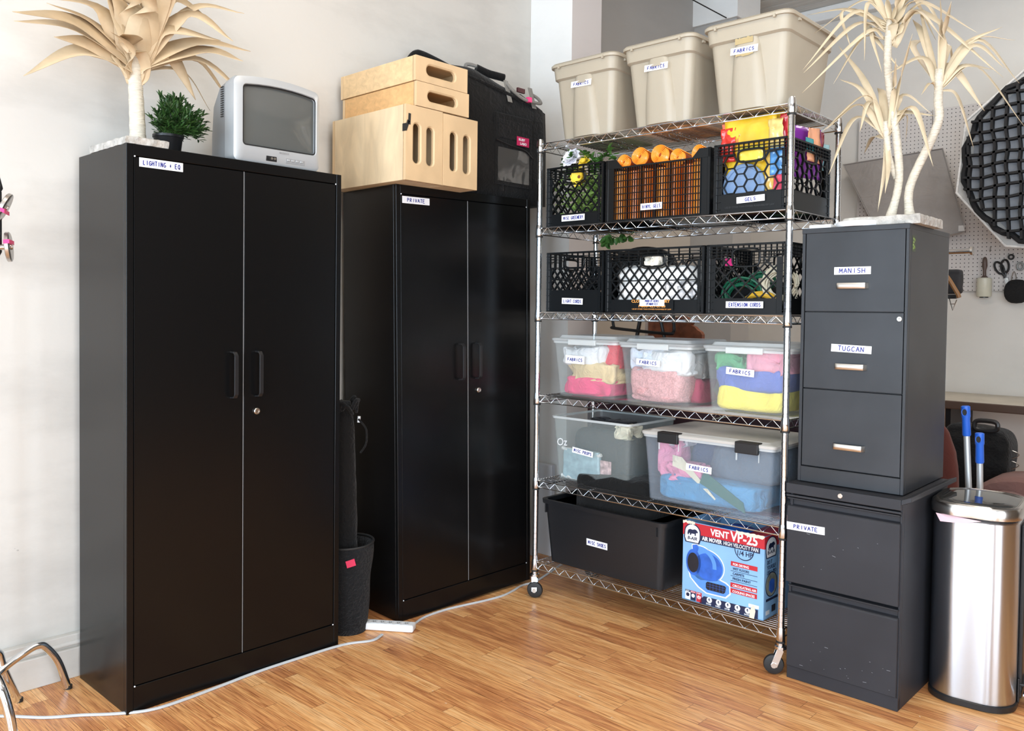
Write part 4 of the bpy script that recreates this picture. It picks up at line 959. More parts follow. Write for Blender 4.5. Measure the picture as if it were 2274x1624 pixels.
for a, b, s, red in ((.375, .43, 'FOR DRYING', 1), (.445, .485, 'WET FLOORS', 0), (.505, .545, 'CARPETS', 0), (.565, .605, 'FRESH PAINT', 0), (.635, .69, 'CIRCULATING AIR', 1), (.705, .76, 'COOLING SPACES', 1)):
    if red: pn = panel('red_bar', rectp(.61, a, .925, b), RED, 2)
    else: pn = panel('rule', rectp(.61, b+.004, .925, b+.009), NAVY, 2)
    ftx(s, .0125, PW if red else NAVY, pn, .635, b-.010, min(.0088*len(s), .098)*.78 if not red else .0078*len(s)*.85, .0003, k=4)
pn = panel('navy_foot', [(.285, .895), (.94, .885), (.94, .995), (.23, .995), (.25, .93)], NAVY, 2)
for i, x in enumerate((.355, .47, .585, .70, .82)):
    p2 = panel('icon_disc', ell(x, .925, .033, .036, 18), PW, 3)
    panel('icon_mark', [(x-.008, .905), (x+.008, .905), (x+.002, .922), (x+.012, .922), (x-.008, .948), (x-.002, .928), (x-.012, .928)], NAVY, 4)
    ftx(('STACKABLE', '3 SPEEDS', 'LOW AMP', 'PORTABLE', 'SAFE')[i], .009, PW, p2, x-.04, .985, .022, .0002, k=4)
for x0, mt, s in ((.045, PW, 'SAFETY'), (.115, NAVY, 'ECO'), (.19, RED, 'YEAR')):
    pn = panel('certificate_panel', rectp(x0, .865, x0+.066, .985), mt, 2); panel('certificate_head', rectp(x0, .865, x0+.066, .89), NAVY if mt == PW else RED, 3)
    panel('certificate_disc', ell(x0+.033, .925, .022, .024, 16), NAVY if mt == PW else PW, 3); ftx(s, .008, PW, pn, x0+.006, .887, .017, .0001, k=5)
ftx('2', .02, RED, pn, .213, .938, .008, .0004, k=5)
panel('product_code_panel', rectp(.83, .835, .95, .875), PW, 2)
# right side of the carton
def side(name, poly, mt, k): return M().prism([(y*BD, BH*(1-q_)) for y, q_ in poly], (BW+.0004*k, 0, 0), (0, 1, 0), (0, 0, 1), .0004).build(name, mt, t)
side('red_band', [(0, .006), (1, .006), (1, .16), (0, .15)], RED, 0)
pn = side('logo_badge', ell(.18, .14, .15, .12, 20, PI, 2*PI)+[(.33, .20), (.31, .275), (.05, .275), (.03, .20)], NAVY, 1); side('logo_badge_face', ell(.18, .14, .132, .105, 20, PI, 2*PI)+[(.308, .20), (.29, .262), (.07, .262), (.052, .20)], PW, 2)
side('bear_emblem', [(.18+x*1.3, .125+y*1.1) for x, y in bear], NAVY, 3); text('B-AIR', .018, NAVY, pn, (BW+.0016, .022, BH*.775), (0, 1, 0), (0, 0, 1), bold=.0005, width=.06)
text('VENT', .036, PW, pn, (BW+.0012, .115, BH*.90), (0, 1, 0), (0, 0, 1), bold=.001, width=.09)
for i, s in enumerate(('DO IT', 'YOURSELF', 'LIKE A PRO')): text(s, .020, NAVY, pn, (BW+.0010, .022, BH*(.655-.062*i)), (0, 1, 0), (0, 0, 1), bold=.0005, width=(.04, .07, .075)[i])
side('round_photo', ell(.20, .60, .16, .15), NAVY, 1); side('photo_room', ell(.20, .60, .145, .137), mat('print_room', (.26, .27, .22), .4, var=.4, vs=30), 2); side('photo_fan', [(.13, .66), (.14, .56), (.2, .53), (.28, .56), (.28, .68), (.2, .71)], PBL, 3)
side('navy_band', rectp(.06, .76, .40, .79), NAVY, 2); side('bar_code', rectp(.22, .86, .32, .94), PBD, 1); side('white_panel', rectp(.06, .90, .16, .95), PW, 1)
# what shows inside the torn carton
o = tag(M().lathe([(.001, 0), (.07, .002), (.085, .03), (.07, .085), (.03, .098), (.001, .10)], 24).build('fan_housing', mat('blue_fan_plastic', (.02, .12, .50), .35), loc=rk(.93, .16, SZ[5]+.21), smooth=True), 'blue rounded fan housing peeking out of the torn carton', 'fan')

# ================================================================== apple boxes
PLY = {k: ply_mat('birch_ply_'+k, c, a) for k, c, a in (('front', (.66, .47, .27), (1, 3, .7)), ('a', (.72, .50, .27), (.8, 6, 8)), ('b', (.68, .40, .17), (.8, 6, 8)), ('c', (.70, .54, .34), (2, 3, 1.0)))}
PLYE = mat('ply_edge', (.30, .19, .10), .7, var=.3, vs=60)
def apple_box(label, X0, Y0, z0, W_, H_, L_, slots, pm, rz=0, grp='wooden apple boxes', flatf='front'):
    """X0: front face (towards +X); Y0: near edge; box length L_ runs towards the wall"""
    t = thing('apple_box', label, 'wooden box', (X0, Y0, z0), PI/2+rz, grp); th = .015
    # front with stadium holes: build from a grid of strips around each hole
    def face(y0, y1, name):
        m = M(); vert = slots[0][3] > slots[0][2]
        def ring(x, z, hw, hh):
            r = min(hw, hh); out = []
            for cx, cz, a0 in ((hw-r, hh-r, 0), (-hw+r, hh-r, PI/2), (-hw+r, -hh+r, PI), (hw-r, -hh+r, 1.5*PI)):
                for k in range(7): a = a0+PI/2*k/6; out.append((x+cx+r*math.cos(a), z+cz+r*math.sin(a)))
            return out
        cuts = [0]; 
        for i, s in enumerate(slots[:-1]): cuts.append((s[0]+slots[i+1][0])/2)
        cuts.append(W_)
        for i, (x, z, hw, hh) in enumerate(slots):
            a, b = cuts[i], cuts[i+1]; rg = ring(x, z, hw, hh); R0 = ring(x, z, hw+.006, hh+.006)
            corner = [(b, H_), (a, H_), (a, 0), (b, 0)]
            def outer(k): return corner[k//7]
            n = len(rg)
            vs = [(p[0], y, p[1]) for y in (y0,) for p in R0]+[(p[0], y0+.004, p[1]) for p in rg]+[(p[0], y1, p[1]) for p in rg]+[(c[0], y0, c[1]) for c in corner]+[(c[0], y1, c[1]) for c in corner]
            fs = []
            for k in range(n):
                k2 = (k+1) % n; fs.append((k, k2, n+k2, n+k)); fs.append((n+k, n+k2, 2*n+k2, 2*n+k))
                c0, c1 = 3*n+k//7, 3*n+k2//7
                fs.append((k, c0, k2) if c0 == c1 else (k, c0, c1, k2)); e0, e1 = c0+4, c1+4
                fs.append((2*n+k, e0, 2*n+k2) if e0 == e1 else (2*n+k, e0, e1, 2*n+k2))
            for k in range(4):
                k2 = (k+1) % 4; fs.append((3*n+k, 3*n+k2, 3*n+4+k2, 3*n+4+k))
            m.add(vs, fs)
        return m.build(name, PLY[flatf], t, sheet=False)
    face(0, th, 'end_panel'); face(L_-th, L_, 'end_panel')
    e = .0012
    for n_, b in (('side_panel', (0, th, th+e, L_-th-e, 0, H_)), ('side_panel', (W_-th, W_, th+e, L_-th-e, 0, H_)), ('top_panel', (th, W_-th, th+e, L_-th-e, H_-th, H_)), ('bottom_panel', (th, W_-th, th+e, L_-th-e, 0, th))):
        M().box(*b).build(n_, PLY[pm], t, bevel=.0015, seg=2)
    m = M()
    for x, z in ((.0012, .0012), (W_-.0012, .0012), (.0012, H_-.0012), (W_-.0012, H_-.0012)): pass
    m = M()
    for a, b in (((0, 0), (W_, 0)), ((W_, 0), (W_, H_)), ((W_, H_), (0, H_)), ((0, H_), (0, 0))): m.bar((a[0], th+.0006, a[1]), (b[0], th+.0006, b[1]), .0016, .0018, (0, 1, 0))
    m.build('joint_line', PLYE, t)
    return t
CT = 1.8325
apple_box('full wooden box standing on edge, nearest with black tape on its corner', -2.622, 2.1575, CT, .1955, .300, .50, ((.058, .151, .0178, .080), (.129, .148, .0178, .078)), 'c')
apple_box('full wooden box standing on edge, beside the black camera bag', -2.620, 2.3555, CT, .1965, .296, .50, ((.058, .146, .0175, .081), (.134, .144, .0178, .081)), 'c')
apple_box('shallow wooden box resting on the two upright ones', -2.620, 2.209, CT+.3025, .290, .0985, .50, ((.141, .048, .080, .0205),), 'b', flatf='front')
apple_box('shallow wooden box at the very top of the stack', -2.622, 2.205, CT+.4035, .286, .100, .508, ((.138, .052, .079, .0215),), 'a', flatf='front')
m = M()
for dz_, dy, a in ((.235, .004, .35), (.262, .016, .05)):
    m.X = Matrix.Translation((-2.6205, 2.158+dy, CT+dz_-.02)) @ Matrix.Rotation(-a, 4, 'X'); m.box(0, .001, -.006, .006, -.022, .022)
m.X = Matrix.Translation((-2.62, 2.157, CT+.205)); m.box(-.022, .0, -.001, 0, -.012, .018)
m.X = None
tag(m.build('tape_strip', BLKPL), 'black tape strips stuck over the corner of the nearest wooden box', 'tape')
# ================================================================== camera bag
t = thing('camera_bag', 'large black soft camera bag behind the wooden boxes', 'bag', (-2.78, 2.87, CT), 0)
m = M(); n = 15; rings = []
prof = [(0.03, 0.0), (.034, .16), (.028, .40), (.018, .56), (-.01, .595), (-.10, .62), (-.22, .655), (-.33, .675), (-.355, .65), (-.365, .30), (-.36, .0)]
for i in range(n):
    y = -.30+.60*i/(n-1); f = 1-.035*abs(2*i/(n-1)-1)**6; s = .45 if i in (0, n-1) else 1
    ring = []
    for x, z in prof:
        zz = z-.17*(y+.3)*(z/.6); k = noise.noise(Vector((x*9, y*9, z*9)))*.010
        ring.append(Vector(((x+.165)*(.90 if i in (0, n-1) else 1)-.165+k, y+k*.5, zz*(f if z > .1 else 1)+(k if z > .1 else 0))))
    rings.append(ring)
m.loft(rings); m.build('bag_body', BAGB, t, smooth='all')
m = M()
for zz in (.455,): m.tube(spline([(.010, -.29, zz+.085), (.025, -.10, zz+.06), (.025, .10, zz+.03), (.0, .295, zz-.0)]), .008, 8)
m.tube([(.036, -.03, .04), (.036, -.03, .43)], .005, 6); m.build('piping', NYL, t, smooth=True)
q = M().box(.030, .044, -.09, .165, .07, .40); pk = q.build('front_pocket', BAGB, t, bevel=.006)
q = M().box(.044, .048, -.075, .150, .285, .37); q.build('pocket_flap', NYL, pk, bevel=.003)
q = M(); q.tube(spline([(.050, -.09, .27), (.052, .0, .255), (.052, .10, .245), (.050, .16, .215)]), .004, 6); q.build('zip', BLKPL, pk, smooth=True)
w_ = M(); rd = random.Random(1); N = 10; vs = []
for i in range(N+1):
    for j in range(N+1): y = -.075+.215*i/N; z = .085+.155*j/N; vs.append((.047+.004*noise.noise(Vector((y*30, z*14, 3))), y, z))
w_.add(vs, [(i*(N+1)+j, (i+1)*(N+1)+j, (i+1)*(N+1)+j+1, i*(N+1)+j+1) for i in range(N) for j in range(N)])
w_.build('clear_pocket_window', mat('dark_clear_vinyl', (.06, .058, .055), .08, spec=.9), pk, smooth='all', sheet=True, label='shiny clear pocket window')
bd = M().box(.052, .054, .045, .130, .262, .305).build('badge', mat('crimson_badge', (.50, .015, .09), .5), t, bevel=.002, label='red woven badge')
text('RUBY', .016, PW, bd, (.0548, .056, .286), (0, 1, 0), (0, 0, 1), bold=.0006, width=.045); text('LABO', .016, PW, bd, (.0548, .066, .268), (0, 1, 0), (0, 0, 1), bold=.0006, width=.045)
WEB = cloth('grey_webbing', (.24, .23, .21), .4, 90)
q = M(); q.tube(spline([(-.18, -.05, .60), (-.19, -.06, .66), (-.17, .0, .66), (-.15, .03, .635)]), .009, 8); q.build('handle_strap', WEB, t, smooth=True, label='grey strap')
q = M(); q.tube(spline([(-.17, -.01, .652), (-.15, .05, .635), (-.13, .10, .628), (-.12, .13, .625)]), .019, 10); q.build('handle_wrap', NYL, t, smooth=True)
q = M()
for y in (.00, .17): q.loft([[Vector((x, yy, z)) for x, z in ((.035, .46), (.038, .46), (.006, .565), (.003, .563))] for yy in (y, y+.028)])
q.tube(spline([(.0, .012, .565), (.035, .03, .52), (.045, .09, .49), (.05, .15, .485), (.045, .22, .49), (.02, .225, .52), (.0, .19, .54)]), .0075, 8); st = q.build('side_strap', WEB, t, smooth=True, label='grey webbing carry strap')
M().box(.040, .060, .118, .140, .478, .501).build('pink_tape', mat('neon_pink', (.90, .06, .25), .5), st)
M().box(.018, .028, .075, .125, .522, .543).build('small_patch', mat('patch_dark', (.06, .01, .015), .5), t)
q = M(); S = spline([(-.33, -.30, .66), (-.32, -.25, .685), (-.31, -.15, .675), (-.28, -.02, .64), (-.2, .12, .59)], 6); q.tube(S, [.012+.022*min(1, i/6)*(1-i/30) for i in range(len(S))], 10); q.build('top_flap_roll', BAGB, t, smooth=True)
# ================================================================== television
t = thing('television', 'small silver box television with a grey tube screen', 'television', (-2.75, 1.488, 1.8315), PI/2-.02)
w, h = .352, .300
def tvring(y, x0, x1, z0, z1, bow=0., r=.02, n=5):
    out = []
    for cx, cz, a0, s in ((x1-r, z1-r, 0, 1), (x0+r, z1-r, PI/2, 1), (x0+r, z0+r, PI, -1), (x1-r, z0+r, 1.5*PI, -1)):
        for k in range(n+1):
            a = a0+PI/2*k/n; out.append(Vector((cx+r*math.cos(a), y, cz+r*math.sin(a))))
    res = []
    for i, p in enumerate(out):
        res.append(p)
        if i % (n+1) == n:   # add points along each edge so it can bow
            q = out[(i+1) % len(out)]
            for k in range(1, 6): res.append(p.lerp(q, k/6))
    cx = (x0+x1)/2; hw = (x1-x0)/2
    for p in res:
        if p.z > z1-r*1.01: p.z += bow*(1-((p.x-cx)/hw)**2)
    return res
B = .018
fr = M(); scr = (.038, w-.022, .062, h-.030)
fr.loft([tvring(.075, .006, w-.006, .004, h-.006, B), tvring(.02, 0, w, 0, h-.002, B), tvring(.004, .003, w-.003, .002, h-.005, B), tvring(0, .014, w-.010, .008, h-.014, B),
         tvring(-.002, scr[0]-.004, scr[1]+.004, scr[2]-.004, scr[3]+.004, B*.7, .014), tvring(.004, scr[0], scr[1], scr[2], scr[3], B*.7, .012), tvring(.03, scr[0], scr[1], scr[2], scr[3], B*.7, .012)], True, False)
fr.build('front_frame', SILV, t, smooth=True)
q = M(); N = 12; vs = []
for i in range(N+1):
    for j in range(N+1):
        a, b = i/N, j/N; x = scr[0]+(scr[1]-scr[0])*a; top = scr[3]+B*.7*(1-(2*a-1)**2); vs.append((x, .012-.012*(1-(2*a-1)**2)*(1-(2*b-1)**2), scr[2]+(top-scr[2])*b))
q.add(vs, [(i*(N+1)+j, (i+1)*(N+1)+j, (i+1)*(N+1)+j+1, i*(N+1)+j+1) for i in range(N) for j in range(N)])
q.build('screen', mat('tube_glass', (.10, .105, .10), .07, spec=.8, coat=.3), t, smooth='all', sheet=True)
q = M(); q.tube([p+Vector((0, .0015, 0)) for p in tvring(.002, scr[0], scr[1], scr[2], scr[3], B*.7, .012)], .0028, 6, loop=True); q.build('screen_gasket', BLKPL, t, smooth=True)
q = M(); q.loft([tvring(.07, .006, w-.006, .004, h-.006, B), tvring(.13, .012, w-.012, .006, h-.016, B), tvring(.22, .035, w-.035, .012, h-.06, .01), tvring(.29, .065, w-.065, .02, h-.12, .004), tvring(.335, .085, w-.085, .03, h-.15, 0)]); q.build('rear_shell', SILVD, t, smooth=True)
q = M()
for k in range(14): q.box(.004, .0065, .085+.0*k, .105, .165+k*.008, .168+k*.008)
q.build('side_vents', BLKPL, t)
text('MAGNAVOX', .009, SILVD, t, (.178, -.0035, .047), (1, 0, 0), (0, 0, 1), bold=.0002, width=.040)
q = M().box(.125, .17, -.001, .004, .014, .036).build('socket_panel', BLKPL, t, bevel=.002)
for i, c in enumerate((.136, .148, .160)): M().cyl((c, -.0015, .025), (c, -.004, .025), .0045, 12).build('socket', NICKEL if i else BLKPL, q, smooth=True)
q = M().box(.205, .285, -.0015, .004, .016, .034).build('button_panel', SILVD, t, bevel=.001)
for i in range(4): M().box(.21+.018*i, .222+.018*i, -.004, 0, .024, .030).build('button', SILV, q, bevel=.001)
# ================================================================== potted plant
t = thing('potted_plant', 'small bushy green plant in a black pot beside the palm trunk', 'plant', (-2.88, 1.315, 1.8315))
M().lathe([(.036, 0), (.040, .004), (.047, .062), (.051, .066), (.051, .074), (.046, .074), (.044, .06)], 24).build('pot', BLKPL, t, smooth=True)
m = M(); rd = random.Random(12); sm = M()
for k in range(170):
    a = rd.uniform(-.35*PI, PI); el = rd.uniform(.02, 1.5); L_ = rd.uniform(.07, .115)*(.9+.3*math.sin(el)); d = Vector((math.cos(a)*math.cos(el), math.sin(a)*math.cos(el), math.sin(el)))
    p0 = Vector((d.x*.02, d.y*.02, .07)); P = [p0, p0+d*L_*.5+Vector((0, 0, .012)), p0+d*L_]
    P = spline(P, 3); sm.tube(P, .0009, 4)
    for p in P[2:]:
        for q_ in range(3): leafquad(m, p, d+Vector((rd.uniform(-.9, .9), rd.uniform(-.9, .9), rd.uniform(-.4, .8))), (rd.uniform(-.4, .4), rd.uniform(-.4, .4), 1), rd.uniform(.020, .032), .0075)
m.build('leaves', mat('dark_bush_green', (.022, .062, .012), .5, var=.8, vs=40), t, sheet=True); sm.build('stems', GREEN, t)
M().lathe([(.001, .06), (.045, .062), (.001, .070)], 16).build('soil', BLKRUB, t)
# ================================================================== palm and yucca
def leaf(m, P, w, up=(0, 0, 1), base=.45, fold=.25, peak=.45):
    P = spline(P, 7); n = len(P); rows = []; up = Vector(up)
    for i, p in enumerate(P):
        t_ = i/(n-1); d = (P[min(i+1, n-1)]-P[max(i-1, 0)]).normalized(); s = d.cross(up)
        s = s.normalized() if s.length > 1e-3 else d.orthogonal().normalized(); nn = s.cross(d).normalized()
        ww = w*(base+(1-base)*min(1, t_/peak)) if t_ < peak else w*max(0.02, (1-((t_-peak)/(1-peak))**1.6))
        rows.append([p+s*ww+nn*ww*fold, p, p-s*ww+nn*ww*fold])
    m.loft(rows, False, False, False)
DRY = mat('dried_palm_leaf', (.56, .42, .26), .6, var=.12, vs=14, bump=.35, bs=9, stretch=(1, 1, 1)); TRK = mat('wrapped_trunk', (.62, .57, .47), .75, var=.10, vs=30, bump=.7, bs=30, stretch=(1, 1, 6)); DRY2 = mat('dried_yucca_leaf', (.56, .46, .31), .6, var=.12, vs=14, bump=.3, bs=10)
def slabm(x0, x1, y0, y1, z0, z1, seed):
    m = M(); N = 14; rd_ = random.Random(seed); top = []; vs = []
    def J(x, y, z): return Vector((x, y, z))+Vector((noise.noise(Vector((x*40, y*40, z*40+seed)))*.005, noise.noise(Vector((x*40+9, y*40, z*40)))*.005, noise.noise(Vector((x*60, y*60, seed)))*.004*(z > z0+.001)))
    rings = []
    for z, e in ((z0, 0), (z0+(z1-z0)*.5, -.001), (z1-.003, 0), (z1, .004), (z1, .03), (z1, .055)):
        r = [];
        for (ax, ay), (bx, by) in (((x0+e, y0+e), (x1-e, y0+e)), ((x1-e, y0+e), (x1-e, y1-e)), ((x1-e, y1-e), (x0+e, y1-e)), ((x0+e, y1-e), (x0+e, y0+e))):
            for k in range(N): r.append(J(ax+(bx-ax)*k/N, ay+(by-ay)*k/N, z))
        rings.append(r)
    return m.loft(rings)
PALM_LEAVES=[
(0.03,[(-2.9, 1.202, 2.133), (-2.86, 1.007, 2.21), (-2.74, 0.794, 2.16)]),
(0.03,[(-2.9, 1.192, 2.126), (-2.9, 1.012, 2.201), (-2.9, 0.844, 2.182)]),
(0.026,[(-2.9, 1.192, 2.121), (-2.887, 1.062, 2.158), (-2.85, 0.941, 2.147)]),
(0.03,[(-2.9, 1.197, 2.117), (-2.9, 1.034, 2.132), (-2.9, 0.87, 2.021)]),
(0.024,[(-2.9, 1.197, 2.142), (-2.887, 1.081, 2.278), (-2.85, 0.912, 2.261)]),
(0.02,[(-2.9, 1.197, 2.137), (-2.887, 1.062, 2.23), (-2.85, 0.92, 2.245)]),
(0.036,[(-2.9, 1.207, 2.134), (-2.887, 1.167, 2.272), (-2.85, 1.095, 2.374)]),
(0.034,[(-2.9, 1.217, 2.096), (-2.86, 1.18, 2.19), (-2.74, 1.105, 2.173)]),
(0.036,[(-2.9, 1.217, 2.136), (-2.845, 1.219, 2.295), (-2.68, 1.162, 2.355)]),
(0.026,[(-2.9, 1.222, 2.127), (-2.925, 1.3, 2.299), (-3.0, 1.399, 2.354)]),
(0.026,[(-2.9, 1.222, 2.122), (-2.87, 1.291, 2.254), (-2.78, 1.455, 2.244)]),
(0.03,[(-2.9, 1.222, 2.137), (-2.887, 1.32, 2.368), (-2.85, 1.454, 2.329)]),
(0.024,[(-2.9, 1.222, 2.132), (-2.845, 1.369, 2.324), (-2.68, 1.448, 2.219)]),
(0.026,[(-2.9, 1.232, 2.129), (-2.87, 1.409, 2.241), (-2.78, 1.57, 2.233)]),
(0.03,[(-2.9, 1.232, 2.124), (-2.845, 1.424, 2.208), (-2.68, 1.485, 2.16)]),
(0.026,[(-2.9, 1.227, 2.118), (-2.9, 1.326, 2.186), (-2.9, 1.424, 2.052)]),
(0.026,[(-2.9, 1.232, 2.124), (-2.925, 1.425, 2.203), (-3.0, 1.609, 2.101)]),
(0.022,[(-2.9, 1.232, 2.129), (-2.87, 1.426, 2.187), (-2.78, 1.567, 2.058)]),
(0.01,[(-2.9, 1.237, 2.115), (-2.925, 1.391, 2.148), (-3.0, 1.529, 2.048)]),
(0.02,[(-2.9, 1.227, 2.138), (-2.86, 1.393, 2.355), (-2.74, 1.522, 2.346)]),
(0.024,[(-2.9, 1.222, 2.147), (-2.845, 1.321, 2.393), (-2.68, 1.357, 2.392)]),
(0.034,[(-2.9, 1.212, 2.145), (-2.86, 1.185, 2.305), (-2.74, 1.126, 2.374)]),
(0.03,[(-2.9, 1.219, 2.147), (-2.87, 1.291, 2.361), (-2.78, 1.311, 2.425)]),
(0.028,[(-2.9, 1.207, 2.094), (-2.845, 1.159, 2.172), (-2.68, 1.043, 2.152)]),
(0.014,[(-2.9, 1.197, 2.107), (-2.887, 1.138, 2.136), (-2.85, 1.161, 2.075)]),
(0.026,[(-2.9, 1.212, 2.13), (-2.87, 1.102, 2.338), (-2.78, 1.005, 2.334)]),
(0.02,[(-2.9, 1.202, 2.128), (-2.925, 1.057, 2.15), (-3.0, 1.123, 2.225)]),
]
YUCCA_TRUNKS=[
[(-1.081, 3.1, 1.662), (-1.057, 3.1, 1.792), (-1.072, 3.1, 1.964), (-1.099, 3.1, 2.138), (-1.107, 3.1, 2.237), (-1.1, 3.1, 2.357)] ,
[(-1.074, 3.1, 1.759), (-1.091, 3.1, 1.868), (-1.1, 3.1, 1.928), (-1.108, 3.1, 2.003)] ,
[(-1.022, 3.1, 1.658), (-1.02, 3.1, 1.764), (-0.952, 3.1, 1.924), (-0.931, 3.1, 1.992), (-0.935, 3.1, 2.053), (-0.933, 3.1, 2.156)] ,
]
YUCCA_LEAVES=[
(0.009,[(-1.104, 3.1, 2.348), (-1.189, 3.1, 2.451), (-1.376, 3.1, 2.372)]),
(0.009,[(-1.109, 3.1, 2.349), (-1.255, 3.115, 2.436), (-1.433, 3.16, 2.469)]),
(0.009,[(-1.109, 3.1, 2.32), (-1.208, 3.05, 2.398), (-1.327, 2.9, 2.184)]),
(0.012,[(-1.113, 3.1, 2.321), (-1.202, 3.05, 2.352), (-1.323, 2.9, 2.173)]),
(0.009,[(-1.118, 3.1, 2.298), (-1.167, 3.05, 2.315), (-1.328, 2.9, 2.102)]),
(0.011,[(-1.117, 3.1, 2.293), (-1.182, 3.065, 2.303), (-1.24, 2.96, 2.132)]),
(0.009,[(-1.109, 3.1, 2.359), (-1.174, 3.08, 2.427), (-1.157, 3.02, 2.211)]),
(0.009,[(-1.114, 3.1, 2.346), (-1.261, 3.08, 2.423), (-1.206, 3.02, 2.263)]),
(0.013,[(-1.104, 3.1, 2.334), (-1.177, 3.1, 2.35), (-1.058, 3.1, 2.172)]),
(0.009,[(-1.108, 3.1, 2.315), (-1.159, 3.08, 2.331), (-1.095, 3.02, 2.157)]),
(0.017,[(-1.096, 3.1, 2.274), (-1.083, 3.08, 2.343), (-1.095, 3.02, 2.345)]),
(0.013,[(-1.09, 3.1, 2.345), (-1.042, 3.115, 2.439), (-0.965, 3.16, 2.275)]),
(0.013,[(-1.088, 3.1, 2.34), (-0.997, 3.065, 2.391), (-0.783, 2.96, 2.213)]),
(0.009,[(-1.085, 3.1, 2.33), (-0.99, 3.115, 2.393), (-0.917, 3.16, 2.23)]),
(0.013,[(-1.1, 3.1, 2.357), (-1.109, 3.08, 2.426), (-1.098, 3.02, 2.479)]),
(0.013,[(-1.093, 3.1, 2.355), (-1.061, 3.065, 2.411), (-1.013, 2.96, 2.435)]),
(0.011,[(-1.109, 3.1, 2.359), (-1.15, 3.1, 2.447), (-1.18, 3.1, 2.479)]),
(0.013,[(-1.09, 3.1, 2.35), (-1.058, 3.125, 2.417), (-1.037, 3.2, 2.462)]),
(0.013,[(-1.086, 3.1, 2.281), (-1.005, 3.065, 2.36), (-0.879, 2.96, 2.209)]),
(0.013,[(-1.083, 3.1, 2.261), (-0.998, 3.1, 2.363), (-0.739, 3.1, 2.094)]),
(0.017,[(-1.1, 3.1, 2.27), (-1.091, 3.115, 2.344), (-1.069, 3.16, 2.38)]),
(0.012,[(-0.941, 3.1, 2.101), (-0.984, 3.08, 2.199), (-1.083, 3.02, 2.145)]),
(0.009,[(-0.936, 3.1, 2.11), (-0.978, 3.115, 2.262), (-1.028, 3.16, 2.429)]),
(0.013,[(-0.93, 3.1, 2.109), (-0.91, 3.065, 2.26), (-0.861, 2.96, 2.33)]),
(0.013,[(-0.932, 3.1, 2.118), (-0.923, 3.065, 2.285), (-0.895, 2.96, 2.351)]),
(0.011,[(-0.925, 3.1, 2.108), (-0.863, 3.115, 2.225), (-0.761, 3.16, 2.276)]),
(0.012,[(-0.925, 3.1, 2.103), (-0.837, 3.125, 2.24), (-0.731, 3.2, 2.236)]),
(0.012,[(-0.925, 3.1, 2.108), (-0.83, 3.1, 2.214), (-0.736, 3.1, 2.124)]),
(0.011,[(-0.925, 3.1, 2.108), (-0.824, 3.125, 2.238), (-0.715, 3.2, 2.091)]),
(0.017,[(-0.93, 3.1, 2.099), (-0.901, 3.115, 2.162), (-0.807, 3.16, 2.007)]),
(0.009,[(-0.925, 3.1, 2.089), (-0.829, 3.135, 2.153), (-0.706, 3.24, 1.955)]),
(0.009,[(-0.925, 3.1, 2.084), (-0.883, 3.125, 2.059), (-0.848, 3.2, 1.896)]),
(0.009,[(-0.938, 3.1, 2.082), (-0.95, 3.065, 2.105), (-0.945, 2.96, 2.045)]),
(0.013,[(-0.935, 3.1, 2.128), (-0.911, 3.115, 2.235), (-0.908, 3.16, 2.145)]),
(0.017,[(-0.938, 3.1, 2.101), (-1.031, 3.125, 2.252), (-1.019, 3.2, 2.299)]),
(0.013,[(-0.936, 3.1, 2.11), (-1.0, 3.125, 2.293), (-1.058, 3.2, 2.378)]),
(0.011,[(-0.925, 3.1, 2.098), (-0.866, 3.115, 2.156), (-0.785, 3.16, 2.141)]),
(0.013,[(-1.107, 3.1, 1.963), (-1.192, 3.125, 2.159), (-1.325, 3.2, 2.339)]),
(0.011,[(-1.11, 3.1, 1.964), (-1.191, 3.1, 2.124), (-1.278, 3.1, 2.184)]),
(0.011,[(-1.107, 3.1, 1.954), (-1.157, 3.05, 2.094), (-1.251, 2.9, 1.955)]),
(0.013,[(-1.107, 3.1, 1.954), (-1.158, 3.08, 2.075), (-1.167, 3.02, 1.963)]),
(0.013,[(-1.107, 3.1, 1.949), (-1.181, 3.05, 2.064), (-1.236, 2.9, 1.963)]),
(0.013,[(-1.102, 3.1, 1.953), (-1.011, 3.08, 2.033), (-0.921, 3.02, 1.815)]),
(0.011,[(-1.1, 3.1, 1.962), (-1.051, 3.1, 2.086), (-0.958, 3.1, 2.012)]),
(0.013,[(-1.1, 3.1, 1.953), (-1.068, 3.1, 2.026), (-0.945, 3.1, 2.001)]),
(0.009,[(-1.107, 3.1, 1.949), (-1.107, 3.1, 1.846), (-1.128, 3.1, 1.685)]),
(0.009,[(-1.104, 3.1, 1.939), (-1.082, 3.065, 1.838), (-1.054, 2.96, 1.73)]),
(0.013,[(-1.109, 3.1, 1.944), (-1.161, 3.135, 1.961), (-1.234, 3.24, 1.927)]),
(0.009,[(-1.1, 3.1, 1.953), (-1.045, 3.115, 2.02), (-1.058, 3.16, 1.937)]),
(0.017,[(-1.107, 3.1, 1.963), (-1.13, 3.135, 2.101), (-1.191, 3.24, 2.165)]),
(0.012,[(-1.095, 3.1, 1.962), (-1.045, 3.065, 2.141), (-0.978, 2.96, 2.251)]),
(0.009,[(-1.095, 3.1, 1.967), (-1.07, 3.065, 2.102), (-1.029, 2.96, 2.181)]),
(0.013,[(-1.11, 3.1, 1.964), (-1.199, 3.05, 2.017), (-1.225, 2.9, 1.804)]),
]
def fix(P, dx=0): return [Vector(p) for p in P]
t = thing('artificial_palm', 'dried cream palm with broad pointed leaves on the left cabinet', 'plant', (-2.88, 1.205, 1.8315)); B0 = Vector((-2.88, 1.205, 1.8315))
slabm(-.14, .155, -.095, .040, 0, .024, 3).build('plaster_base', PLAST, t)
